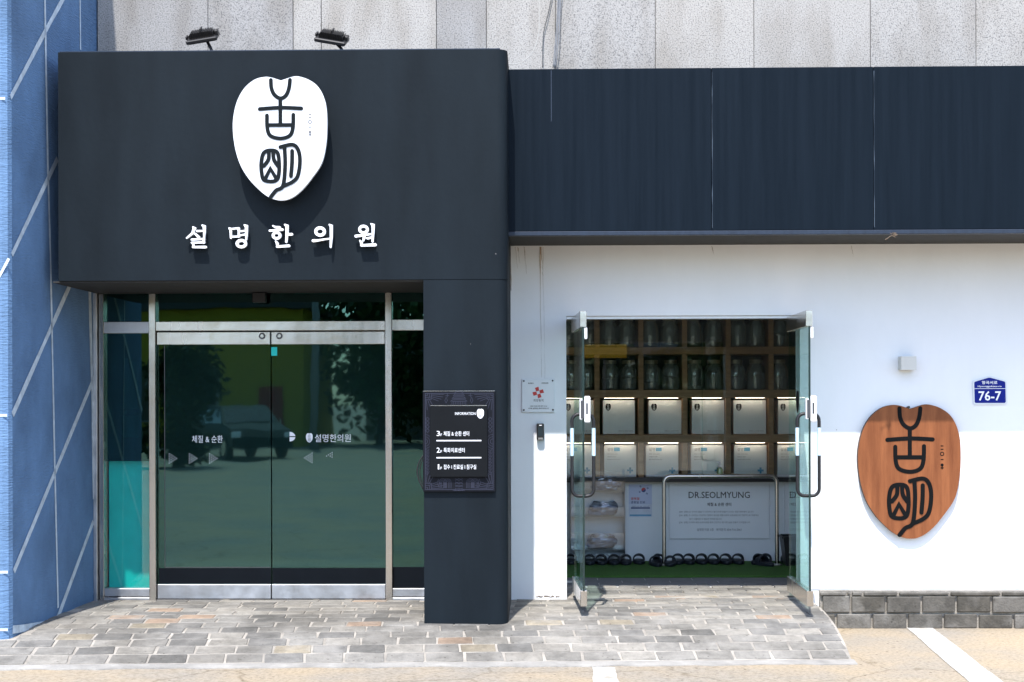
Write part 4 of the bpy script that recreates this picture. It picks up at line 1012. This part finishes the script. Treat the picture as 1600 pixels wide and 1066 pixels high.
# boards on the counter front
def notice(px0, px1, pyt, pyb, label):
    y = CY-.02; a = W(px0,pyb,y); c = W(px1,pyt,y)
    t = thing('notice_board', label, 'sign', ((a.x+c.x)/2, CY, a.z))
    b = B(); b.cbox(a.x, c.x, y, CY-.0008, a.z, c.z, .002); part('board', b, MT['board_white'], t)
    return t, y-.0015
nb, ny = notice(1045.5, 1202, 752.5, 842, 'pale notice board with large black heading on the counter behind the steel rail')
b = B(); px_text(b, 'DR.SEOLMYUNG', 1076, 1171.5, 768.5, 778.5, ny); part('heading', b, MT['ink'], nb)
b = B(); px_text(b, '체질 & 순환 센터', 1105, 1142.5, 785.5, 791, ny, .012); part('subheading', b, MT['ink'], nb)
b = B()
for s, x0, x1, y0 in (('[DR. 설명] 은 우리의 몸을 더 건강하고 활기차게 만들어 드리는 전문 한방센터 입니다.',1061.5,1178,798.3), ('[DR. 설명] 은 나이있는 만성적인 질병의 원인을 체질치료와 순환요법으로 전문적으로 치료하는',1061.5,1185.5,803.8), ('보기 드물지만 꼭 필요한 한의원 입니다.',1077,1128,809.4), ('[DR. 설명] 의 독특 체질·순환치료를 통해 건강하고 활기찬 삶을 만들어 드리겠습니다.',1061.5,1172.5,814.9), ('설명한의원 3층 · 예약문의 054-716-2061',1089,1158.5,825.6)):
    px_text(b, s, x0, x1, y0, y0+(3.4 if y0 < 820 else 4.2), ny)
part('body_text', b, MT['print_grey'], nb)
nb2, ny2 = notice(1226, 1300, 752.5, 842, 'second pale notice board partly hidden behind the open door and black bin')
b = B(); px_text(b, 'DR.', 1234, 1258, 768.5, 778.5, ny2); px_text(b, '체질 & 순환', 1236, 1262, 785.5, 791, ny2)
for k, (x1, yy) in enumerate(((1270,798.3),(1280,803.8),(1262,809.4),(1274,814.9))): px_text(b, '건강하고 활기찬 순환 치료', 1236, x1, yy, yy+3.4, ny2)
part('lettering', b, MT['ink'], nb2)
# poster with flag
y = CY-.004; a = W(982.5,808,y); c = W(1018.5,757,y)
po = thing('poster', 'pale blue holiday notice with a small Korean flag on the counter', 'poster', ((a.x+c.x)/2,CY,a.z))
b = B(); b.box(a.x, c.x, y, CY-.0006, a.z, c.z); part('paper', b, MT['poster'], po)
yy = y-.001
b = B(); z1 = Z(788,y); b.quad((a.x,yy,a.z),(c.x,yy,a.z),(c.x,yy,z1),(a.x,yy,z1)); part('lower_band', b, MT['poster_low'], po)
f = W(1005.6,765.8,yy); rr_ = .021
def half(bb, up):
    pts = [(rr_*math.cos(a_*math.pi/12), rr_*math.sin(a_*math.pi/12)*(1 if up else -1)) for a_ in range(13)]
    if up: pts += [(-rr_/2+rr_/2*math.cos(math.pi+a_*math.pi/6), rr_/2*math.sin(math.pi+a_*math.pi/6)*1) for a_ in range(1,7)]; pts += [(rr_/2+rr_/2*math.cos(math.pi-a_*math.pi/6), rr_/2*math.sin(math.pi-a_*math.pi/6)) for a_ in range(1,6)]
    ang = R(-20); return [(f.x+p[0]*math.cos(ang)-p[1]*math.sin(ang), f.z+p[0]*math.sin(ang)+p[1]*math.cos(ang)) for p in pts]
b = B(); b.disc(f.x, f.z, yy-.0001, rr_, 20); b.v = [(v[0], v[1], v[2]) for v in b.v]; part('flag_blue', b, MT['print_navy'], po)
b = B(); pts = half(b, True); b.add([(p[0], yy-.0005, p[1]) for p in pts], [tuple(range(len(pts)))]); part('flag_red', b, MT['print_red'], po)
b = B()
for px, py, an in ((1000.8,760.2,-35),(1012,763,35),(999.6,768.8,35),(1010.8,771.4,-35)):
    q = W(px,py,yy)
    for k in (-1,0,1):
        ang = R(an); dx, dz = math.cos(ang), math.sin(ang); o_ = Vector((-dz, dx))*k*.0055
        ribbon(b, [(q.x-dx*.009+o_.x, q.z-dz*.009+o_.y),(q.x+dx*.009+o_.x, q.z+dz*.009+o_.y)], .003, yy, 0, cap=False)
px_text(b, '공휴일 진료', 985.8, 1008, 783, 787, yy-.0006, .015)
px_text(b, '설명한의원 8월 15일 오전', 987, 1014, 790.6, 792.4, yy-.0006)
p = W(985.8,795,yy); q = W(1015.5,792.9,yy); b.quad((p.x,yy-.0006,p.z),(q.x,yy-.0006,p.z),(q.x,yy-.0006,q.z),(p.x,yy-.0006,q.z))
part('dark_print', b, MT['print_navy'], po)
b = B(); px_text(b, '광복절', 985.8, 999, 777.2, 781.5, yy-.0006, .015); part('red_lettering', b, MT['print_red'], po)
b = B(); p = W(984,806.4,yy); q = W(1017.5,804,yy); b.quad((p.x,yy-.0006,p.z),(q.x,yy-.0006,p.z),(q.x,yy-.0006,q.z),(p.x,yy-.0006,q.z)); part('blue_bar', b, MT['print_blue'], po)

# steel hand rail frame
HYY = 1.95
hr = thing('hand_rail', 'bent stainless steel rail frame standing in front of the notice board', 'rail', (X(1125,HYY),HYY,FZ+.018))
x0, x1, zt_, r = X(1037,HYY), X(1213.5,HYY), Z(744.5,HYY), .06
path = [(x0,HYY,FZ+.02)]+[(x0+r-r*math.cos(R(18*k)),HYY,zt_-r+r*math.sin(R(18*k))) for k in range(6)]+[(x1-r+r*math.sin(R(18*k)),HYY,zt_-r+r*math.cos(R(18*k))) for k in range(6)]+[(x1,HYY,FZ+.02)]
b = B(); b.tube(path, .019, 12); part('tube_frame', b, MT['steel'], hr, smooth=R(60))
for xx in (x0, x1): b = B(); b.lathe([(.0,.0305),(.02,.0305),(.045,.026),(.05,.019)], (xx,HYY,FZ), 14); part('floor_flange', b, MT['steel_dull'], hr, smooth=R(40))
# sanitiser bottle on the ledge
p = W(1123,746,CY+.0); bt = thing('pump_bottle', 'small clear pump bottle with white nozzle on the dark counter ledge', 'bottle', (p.x, CY-.005, Z(746,CY)))
lz = Z(746,CY)+.001; yb_ = CY-.085; bt.location = (p.x, yb_, lz)
b = B(); b.lathe([(0,.001),(.026,.001),(.028,.006),(.028,.075),(.02,.088),(.012,.092),(.012,.098)], (p.x,yb_,lz), 14); part('bottle_body', b, MT['soap'], bt, smooth=R(50))
b = B(); b.lathe([(.014,.096),(.014,.11),(.005,.112),(.005,.135),(.010,.136),(.010,.146),(0,.148)], (p.x,yb_,lz), 12); b.tube([(p.x,yb_,lz+.142),(p.x-.035,yb_-.008,lz+.138)], .004, 6); part('pump', b, MT['letter_white'], bt, smooth=R(50))

# black bin
bx = X(1240,1.9); bn = thing('waste_bin', 'black tapered waste bin half hidden behind the open door', 'bin', (bx,1.95,FZ+.018))
b = B(); z0 = FZ+.0185; zt2 = Z(838,1.95)
def ring(cx, cy, hx, hy, z): return [(cx-hx,cy-hy,z),(cx+hx,cy-hy,z),(cx+hx,cy+hy,z),(cx-hx,cy+hy,z)]
vs = ring(bx,1.95,.075,.09,z0)+ring(bx,1.95,.105,.12,zt2)+ring(bx,1.95,.095,.11,zt2)+ring(bx,1.95,.07,.085,z0+.02)
b.add(vs, [(3,2,1,0)]+[(i+4*k,(i+1)%4+4*k,(i+1)%4+4*k+4,i+4*k+4) for k in range(3) for i in range(4)]+[(12,13,14,15)]); part('bin_body', b, MT['black'], bn)
b = B(); 
for s in (-1,1): b.box(bx+s*.095-.013*(s<0)-.0, bx+s*.118, 1.825, 2.075, zt2-.012, zt2+.008)
b.box(bx-.094,bx+.094,1.825,1.842,zt2-.0125,zt2+.0075); b.box(bx-.094,bx+.094,2.058,2.075,zt2-.0125,zt2+.0075); part('rim', b, MT['black'], bn)

# acrylic rack of wrapped slippers
ry = 2.12; ra = thing('acrylic_rack', 'clear acrylic three tier rack holding bagged slippers against the counter', 'rack', (X(942,ry),ry+.08,FZ+.018))
xa, xb = X(911,ry), X(975.5,ry)
b = B(); b.box(xb-.004, xb+.004, ry, CY-.001, Z(872,ry), Z(735,ry)); part('side_panel', b, MT['acrylic'], ra)
b = B(); b.box(xa-.12, xa-.112, ry, CY-.001, Z(872,ry), Z(735,ry)); part('side_panel', b, MT['acrylic'], ra)
b = B(); b.box(xa-.11, xb-.006, CY-.014, CY-.001, Z(872,ry), Z(738,ry)); part('back_panel', b, MT['acrylic'], ra)
b = B(); b.box(xa-.111, xb+.003, ry, CY-.001, FZ+.0185, Z(872.5,ry)); part('base', b, MT['acrylic'], ra)
tz = []
for py, fpy in ((768,752),(807,793),(858.5,833)):
    z = Z(py,ry); tz.append(z)
    b = B(); b.box(xa-.111, xb-.005, ry+.004, CY-.015, z-.003, z+.003); b.box(xa-.111, xb-.005, ry-.002, ry+.003, z-.0035, Z(fpy,ry)); part('tray', b, MT['acrylic'], ra)
def wrapped(z, cx, seed, label, hgt):
    rnd = random.Random(seed); cy = ry+.085
    t = thing('wrapped_slippers', label, 'slippers', (cx,cy,z), 'slippers in plastic bags on the rack')
    b = B(); n = 20
    for k, (dx, zz) in enumerate(((-.02,.0),(.015,.035))):
        lo = []; 
        for lev, s in ((0,.9),(.012,1),(.028,1),(.040,.88)):
            lo.append([(cx+dx+.115*s*math.cos(2*math.pi*i/n)*(1+.08*math.cos(4*math.pi*i/n)), cy+.045*s*math.sin(2*math.pi*i/n), z+.006+zz+lev*hgt) for i in range(n)])
        vs = [v for q in lo for v in q]; fs = [tuple(range(n-1,-1,-1)), tuple(range(3*n,4*n))]+[(j*n+i, j*n+(i+1)%n, (j+1)*n+(i+1)%n, (j+1)*n+i) for j in range(3) for i in range(n)]
        b.add(vs, fs)
    part('slipper', b, MT['cloth_blue'], t, smooth=R(50))
    b = B(); m = 22; rg = []
    for j in range(9):
        v = j/8; zz = z+.0045+(.095*hgt)*v; s = math.sin(math.pi*(.16+.68*v))**.5
        rg.append([(cx+(.135*s+rnd.uniform(-.012,.012))*math.cos(2*math.pi*i/m), cy+(.058*s+rnd.uniform(-.006,.006))*math.sin(2*math.pi*i/m), zz+(rnd.uniform(-.007,.012) if 0 < j else 0)) for i in range(m)])
    vs = [v for q in rg for v in q]; fs = [tuple(range(m-1,-1,-1)), tuple(range(8*m,9*m))]+[(j*m+i, j*m+(i+1)%m, (j+1)*m+(i+1)%m, (j+1)*m+i) for j in range(8) for i in range(m)]
    b.add(vs, fs); part('plastic_bag', b, MT['bag'], t)
wrapped(tz[0]+.003, X(948,ry), 1, 'slippers in a crinkled clear bag on the top rack tier', 1.15)
wrapped(tz[1]+.003, X(943,ry), 2, 'slippers in a crinkled clear bag on the middle rack tier', 1.25)
wrapped(tz[2]+.003, X(941,ry), 3, 'slippers in a crinkled clear bag on the lowest rack tier', 1.25)

# black slippers lined up on the mat, heels to the street
def slipper_proto():
    t = thing('slipper', '', 'slipper', (0,0,0), 'black slippers lined up on the turf mat')
    n = 18; rg = []
    for lev, s in ((0,.94),(.006,1),(.026,1),(.032,.95)):
        rg.append([(.054*s*math.cos(2*math.pi*i/n)*(1+.10*math.sin(2*math.pi*i/n)), .13+.13*s*math.sin(2*math.pi*i/n), lev) for i in range(n)])
    vs = [v for q in rg for v in q]; fs = [tuple(range(n-1,-1,-1)), tuple(range(3*n,4*n))]+[(j*n+i, j*n+(i+1)%n, (j+1)*n+(i+1)%n, (j+1)*n+i) for j in range(3) for i in range(n)]
    b = B(); b.add(vs, fs); part('sole', b, MT['navy_rubber'], t, local=True, smooth=R(50))
    b = B(); m = 11; vs = []
    for yy, w_, h_ in ((.13,.055,.080),(.17,.055,.074),(.21,.050,.060)):
        for k in range(m):
            a = math.pi*k/(m-1); vs.append((w_*math.cos(a)*1.02, yy, .012+h_*math.sin(a)**.62))
        for k in range(m):
            a = math.pi*k/(m-1); vs.append(((w_-.009)*math.cos(a), yy, .012+(h_-.012)*math.sin(a)**.62))
    fs = []
    for s in range(2):
        o_ = s*2*m; p_ = (s+1)*2*m
        for k in range(m-1):
            fs += [(o_+k, o_+k+1, p_+k+1, p_+k), (o_+m+k+1, o_+m+k, p_+m+k, p_+m+k+1)]
    for e in (0, 4*m):
        for k in range(m-1): fs.append((e+k, e+m+k, e+m+k+1, e+k+1) if e == 0 else (e+k, e+k+1, e+m+k+1, e+m+k))
    b.add(vs, fs); part('strap', b, MT['navy_rubber'], t, local=True, smooth=R(50))
    return t
sp = slipper_proto(); zs = FZ+.0185
SL = [(893,1.95,0),(922,1.9,0),(941,1.9,.02),(960,1.9,-.02),(979,1.9,0),(1000,1.95,.0),(1018,1.95,-.55),(1029,1.78,.1),(1047,1.78,-.1),(1061,1.95,-.03),(1080,1.95,.04),(1099,1.95,0),(1118,1.95,0),(1137,1.95,0),(1157,1.95,.02),(1177,1.95,-.5),(1198,1.95,-.1),(1208,1.8,.5),(1234,1.95,0),(1250,1.95,0)]
where = ['beside the left jamb behind the open door', 'first under the acrylic rack', 'second under the acrylic rack', 'third under the acrylic rack', 'last under the right end of the acrylic rack', 'under the flag poster', 'turned askew beside the flag poster',
         'pulled forward just left of the rail post', 'pulled forward just right of the rail post', 'first in the row under the notice board, half behind the forward one', 'second in the row under the notice board', 'third in the row under the notice board', 'fourth in the row under the notice board', 'fifth in the row under the notice board',
         'sixth in the row under the notice board', 'turned askew near the far rail post', 'just before the far rail post', 'pulled forward and askew at the far rail post', 'in front of the waste bin', 'seen through the open door glass beside the bin']
for i, (px, y, rz) in enumerate(SL):
    lab = 'black slipper '+where[i]; loc = (X(px, y, 885), y, zs)
    if i == 0: sp.location = loc; sp['label'] = lab; o = sp
    else: o = dup(sp, loc, rz, lab)

# ================================================================== THINGS ON THE WHITE WALL
# notice plaque
t = thing('plaque', 'small square translucent notice plaque with a red pinwheel, left of the doorway', 'plaque', tuple(W(841,618)))
a = W(815.5,644.5,-.014); c = W(867,592.5,-.014); b = B(); b.cbox(a.x, c.x, -.014, -.003, a.z, c.z, .002); part('plate', b, MT['plaque'], t)
for px, py in ((818.5,595.5),(863.5,595),(818.5,640.8),(864,640.5)):
    p = W(px,py,-.014); b = B(); b.tube([(p.x,-.019,p.z),(p.x,-.0005,p.z)], .007, 8); part('fixing_screw', b, MT['black'], t)
b = B(); c0 = W(841,613.5,-.0155)
for k in range(4):
    a0 = R(18+90*k); d = Vector((math.cos(a0), math.sin(a0))); n_ = Vector((-d.y, d.x)); q = [Vector((c0.x,c0.z))+d*r_+n_*s_ for r_, s_ in ((.012,-.011),(.042,-.016),(.042,.013),(.012,.013))]
    b.add([(v.x,-.0155,v.y) for v in q], [(0,1,2,3)])
part('pinwheel_emblem', b, MT['print_red'], t)
b = B(); px_text(b, '희망동치', 833.5, 849, 623.5, 628, -.0155); px_text(b, '경상북도', 825, 834, 598, 600, -.0155, .02); px_text(b, '의료복지재단', 846, 857, 597.7, 599.8, -.0155, .02)
px_text(b, '이곳은 이웃을 위해 함께 나누는', 828, 855, 633.8, 635.6, -.0155, .02); px_text(b, '사랑을 실천하는 협력기관입니다', 825, 857.5, 637.2, 639.2, -.0155, .02); part('lettering', b, MT['ink'], t)
# keypad
t = thing('access_keypad', 'small black access keypad on the white wall below the plaque', 'keypad', tuple(W(844,675)))
a = W(838.6,688,-.04); c = W(850,662,-.04); b = B(); b.cbox(a.x, c.x, -.04, -.0005, a.z, c.z, .006); part('case', b, MT['black'], t)
b = B(); p = W(840.6,687,-.041); q = W(848.4,684,-.041); b.cbox(p.x, q.x, -.044, -.0395, p.z, q.z, .001); part('reader_window', b, MT['steel'], t)
b = B(); p = W(842.5,665.3,-.041); q = W(846.5,664,-.041); b.box(p.x, q.x, -.0412, -.0398, p.z, q.z); part('label_mark', b, MT['print_white'], t)
b = B(); p = W(840.8,681,-.041); q = W(847.8,667.5,-.041); b.box(p.x, q.x, -.0413, -.0398, p.z, q.z); part('touch_panel', b, MT['window_dark'], t)
# cube wall lamp
t = thing('wall_lamp', 'small cream cube wall lamp above the wooden sign', 'lamp', tuple(W(1419,568)))
a = W(1408.3,578.3,-.10); c = W(1432,557,-.10); zt_, zb_ = c.z, a.z
b = B(); th = .004
b.box(a.x, c.x, -.10, -.10+th, zb_, zt_); b.box(a.x, a.x+th, -.0958, -.006, zb_+.0003, zt_-.0003); b.box(c.x-th, c.x, -.0958, -.006, zb_+.0003, zt_-.0003); b.box(a.x+.0045, c.x-.0045, -.0955, -.006, (zb_+zt_)/2-.006, (zb_+zt_)/2+.006)
part('shade', b, MT['lamp_cream'], t); b = B(); b.box(a.x+.006, c.x-.006, -.0055, -.0006, zb_+.006, zt_-.006); part('wall_plate', b, MT['lamp_cream'], t)
# address plate
AY = -.012
t = thing('address_plate', 'blue house number plate with white numerals 76-7 on the white wall', 'sign', tuple(W(1546,610)))
def poly(pts, y): return [(W(p[0],p[1],y).x, W(p[0],p[1],y).z) for p in pts]
b = B(); b.prism(poly([(1519.5,597),(1521,594.5),(1544.5,587.5),(1547.5,587.5),(1571,594.5),(1572.8,597),(1574,629),(1572,632),(1522.5,632.5),(1521,630)], AY), AY, -.0005); part('white_border', b, MT['sign_white'], t)
b = B(); b.prism(poly([(1522.3,598),(1523.5,596.5),(1544.5,590.3),(1547.5,590.3),(1569.5,596.3),(1570.8,598),(1571.6,628),(1570,629.8),(1524.5,629.8),(1523,628.5)], AY-.001), AY-.001, AY+.003); part('blue_face', b, MT['address_blue'], t)
b = B(); ty = AY-.0022
px_text(b, '형곡서로', 1534, 1558.5, 595.2, 600.6, ty, .015); px_text(b, 'Hyeonggokseo-ro', 1527.8, 1565, 602.4, 605.8, ty, .015); px_text(b, '76-7', 1529, 1564.3, 611.2, 626.3, ty, .015)
p = W(1522.6,607.8,ty); q = W(1571,607.0,ty); b.quad((p.x,ty,p.z),(q.x,ty,p.z),(q.x,ty,q.z),(p.x,ty,q.z)); part('lettering', b, MT['letter_white'], t)
# wooden tooth sign
TY = -.045
t = thing('wooden_sign', 'heart shaped reddish timber sign with carved black seal characters', 'sign', tuple(W(1420,735)))
fx = px_map(1340.8, 1501, 632, 842, TY)
b = B(); b.prism(outline(fx,6), TY, -.002); ob = part('timber_board', b, MT['timber'], t)
ob.data.materials.append(MT['timber_edge'])
for p_ in ob.data.polygons:
    if abs(p_.normal.y) < .5: p_.material_index = 1
b = B(); emblem_strokes(b, fx, TY-.002, 1.0, .0019, .0002, 6); part('seal_lettering', b, MT['ink'], t)
b = B(); emblem_small(b, fx, TY-.0012); part('small_lettering', b, MT['ink'], t)
b = B(); c0 = W(1419.5,637.5,-.03); b.tube([(c0.x,-.045,c0.z+.004),(c0.x,-.001,c0.z+.004)], .009, 8); b.tube([(c0.x,-.05,c0.z+.015),(c0.x,-.05,c0.z-.002)], .006, 6); part('hook', b, MT['steel_dark'], t)

# ================================================================== CABLES on the stone wall
b = B()
for k, (dx, wob) in enumerate(((0,1.2),(2.5,.6),(4.5,1.6))):
    pts = [(873+dx,-25),(871+dx*.8,20),(867+dx+wob,60),(864+dx*.8,106)]
    b.tube([W(p[0],p[1],-.03-.008*k) for p in smooth_pts(pts)], .004, 6)
solo('cable_bundle', b, MT['cable_grey'], 'bundle of grey cables hanging down the stone wall to the fascia', 'cable', smooth=3)
b = B(); b.tube([W(p[0],p[1],-.02) for p in smooth_pts([(866,-25),(857,20),(849,55),(848,106)])], .0035, 6)
solo('thin_cable', b, MT['cable'], 'single thin dark cable hanging beside the grey bundle on the stone wall', 'cable', smooth=3)
b = B(); b.tube([W(p[0],p[1],-.50) for p in smooth_pts([(842,-25),(842.5,30),(841,55),(834,78),(820,94),(806,100),(790,100)])], .0024, 6)
solo('white_cable', b, MT['cable_white'], 'white cable curving from the stone wall down to the portal side', 'cable', smooth=3)

# ================================================================== ACROSS THE STREET (seen only in the glass)
def tree(x, y, h, r, seed, label, m):
    rnd = random.Random(seed); t = thing('street_tree', label, 'tree', (x,y,zroad(x)), 'trees across the street'); z0 = zroad(x)
    b = B(); b.tube([(x,y,z0),(x+.05,y,z0+h*.3),(x-.04,y+.05,z0+h*.7)], [.16,.12,.05], 8)
    for k in range(5):
        a = k*1.3+rnd.random(); b.tube([(x,y,z0+h*(.28+.06*k)),(x+math.cos(a)*r*.6,y+math.sin(a)*r*.6,z0+h*(.5+.07*k))], [.06,.02], 5)
    part('trunk', b, MT['bark'], t)
    b = B()
    cl = [(rnd.gauss(0,.45)*r, rnd.gauss(0,.45)*r, z0+h*(.62+rnd.uniform(-.42,.38)-.06)) for _ in range(34)]
    for i in range(3000):
        c0 = rnd.choice(cl); p = Vector((x+c0[0]+rnd.gauss(0,.26)*r, y+c0[1]+rnd.gauss(0,.26)*r, c0[2]+rnd.gauss(0,.07)*h))
        u = Vector((rnd.gauss(0,1),rnd.gauss(0,1),rnd.gauss(0,1))).normalized(); v = u.orthogonal().normalized(); s = rnd.uniform(.14,.30)*min(1, r/1.6)
        b.add([p-u*s, p+v*s*.6, p+u*s, p-v*s*.6], [(0,1,2,3)])
    part('crown', b, m, t)
tx = [(-6.0,-42.5,8.5,2.4),(-3.2,-45,9.5,2.8),(.8,-46,4.4,2.2),(4,-46.5,4.2,2.2),(7.6,-46,4.4,2.2),(11.5,-46,4.0,2.2)]
tl = ['dark tall tree beside the yellow house', 'tallest dark tree, second from the yellow house', 'low dark tree next to the two tall trees', 'low dark tree nearest the yellow sign board', 'low dark tree second beyond the yellow sign board', 'last low dark tree away from the yellow house']
for i, (x, y, h, r_) in enumerate(tx): tree(x, y, h, r_, 30+i, tl[i]+' across the street', MT['leaf_dark'] if i % 2 else MT['leaf'])
tree(-8.9, -24, 2.9, .75, 77, 'small dark bushy tree in front of the parked teal car across the street', MT['leaf_dark'])
yh = thing('yellow_house', 'yellow painted house with dark windows and red door across the street', 'house', (-11.5,-41,0))
b = B(); b.box(-16,-8.3,-46,-39,-.02,5.0); part('wall', b, MT['yellow'], yh)
b = B(); b.box(-16.3,-8.0,-46.3,-38.6,5.001,5.25); part('roof', b, MT['roof'], yh)
for x in (-14.2,-11.9):
    b = B(); b.box(x-.55,x+.55,-39.0,-38.93,1.1,2.9); wn_ = part('window', b, MT['house_grey'], yh)
    b = B(); b.box(x-.48,x+.48,-38.935,-38.92,1.17,2.83); part('pane', b, MT['window_dark'], wn_)
b = B(); b.box(-9.9,-9.0,-39,-38.92,.0,2.3); dr_ = part('door', b, MT['red_paint'], yh)
b = B(); b.box(-9.12,-9.07,-38.92,-38.88,1.0,1.12); part('handle', b, MT['steel'], dr_)
gb = thing('grey_house', 'plain grey rendered building with a yellow sign board across the street', 'house', (6,-52,0))
b = B(); b.box(-7.5,16,-58,-50,-.02,4.9); part('wall', b, MT['house_grey'], gb)
b = B(); b.box(-7.7,16.2,-58.2,-49.8,4.901,5.05); part('roof', b, MT['roof'], gb)
for i in range(7):
    x = -5.5+3.2*i; b = B(); b.box(x-.6,x+.6,-50.0,-49.95,1.4,2.8); wn_ = part('window', b, MT['roof'], gb); b = B(); b.box(x-.53,x+.53,-49.955,-49.94,1.47,2.73); part('pane', b, MT['window_dark'], wn_)
b = B(); b.cbox(1.6,3.3,-38.2,-38.1,3.35,3.85,.02); 
sg = thing('street_sign', 'blank yellow sign board on a post across the street', 'sign', (2.45,-38.15,0)); part('sign_face', b, MT['sign_yellow'], sg)
b = B(); b.tube([(2.45,-38.16,0),(2.45,-38.16,3.36)], .05, 8); part('post', b, MT['steel_dark'], sg)
b = B(); b.tube([(-7.6,-37,0),(-7.55,-37,7.5)], [.15,.11], 10); up = solo('utility_pole', b, MT['house_grey'], 'grey concrete utility pole beside the yellow house', 'pole', smooth=3)
def car(x, y, rz, m, label):
    t = thing('parked_car', label, 'car', (x,y,zroad(x)), 'cars parked across the street', rz)
    pr = [(-2.15,.35),(-2.2,.75),(-2.05,.92),(-1.55,1.0),(-1.15,1.42),(-.5,1.5),(.45,1.47),(1.05,1.02),(1.95,.86),(2.15,.65),(2.15,.33)]
    b = B(); n = len(pr); w0 = .86
    vs = []
    for s in (-1, 1):
        for (px_, pz) in pr: vs.append((px_, s*(w0 if pz < 1.05 else w0-.16), pz))
    b.add(vs, [tuple(range(n)), tuple(range(2*n-1,n-1,-1))]+[(i, i+n, (i+1)%n+n, (i+1)%n) for i in range(n)]); part('body', b, m, t, local=True)
    b = B()
    for s in (-1, 1):
        q = [(-1.40,1.02),(-1.08,1.36),(-.08,1.42),(-.08,1.03)]; b.add([(u, s*(.862 if v_ < 1.1 else .73), v_) for u, v_ in q], [(0,1,2,3)])
        q = [(.0,1.03),(.0,1.42),(.42,1.39),(.92,1.03)]; b.add([(u, s*(.862 if v_ < 1.1 else .73), v_) for u, v_ in q], [(0,1,2,3)])
    b.add([(.52,-.66,1.44),(.52,.66,1.44),(1.03,.78,1.055),(1.03,-.78,1.055)], [(0,1,2,3)])
    part('window', b, MT['window_dark'], t, local=True)
    for u in (-1.35, 1.35):
        for s in (-1, 1):
            b = B(); k = 16; vs = [(u+.33*math.cos(2*math.pi*i/k), s*.70, .33+.33*math.sin(2*math.pi*i/k)) for i in range(k)]+[(u+.33*math.cos(2*math.pi*i/k), s*.89, .33+.33*math.sin(2*math.pi*i/k)) for i in range(k)]
            b.add(vs, [tuple(range(k)), tuple(range(2*k-1,k-1,-1))]+[(i, (i+1)%k, (i+1)%k+k, i+k) for i in range(k)]); wh = part('wheel', b, MT['tyre'], t, local=True)
            b = B(); b.add([(u+.2*math.cos(2*math.pi*i/12), s*.893, .33+.2*math.sin(2*math.pi*i/12)) for i in range(12)], [tuple(range(12))]); part('rim', b, MT['steel'], wh, local=True)
    for s in (-1, 1):
        b = B(); b.cbox(2.06,2.16,s*.74-.13,s*.74+.13,.62,.78,.02); part('headlight', b, MT['letter_white'], t, local=True)
    return t
car(-8.6, -29.5, R(60), MT['car_paint'], 'dark teal car parked in front of the yellow house')
car(-.55, -12.9, R(75), MT['car_white'], 'pale car parked closer in the open lot')
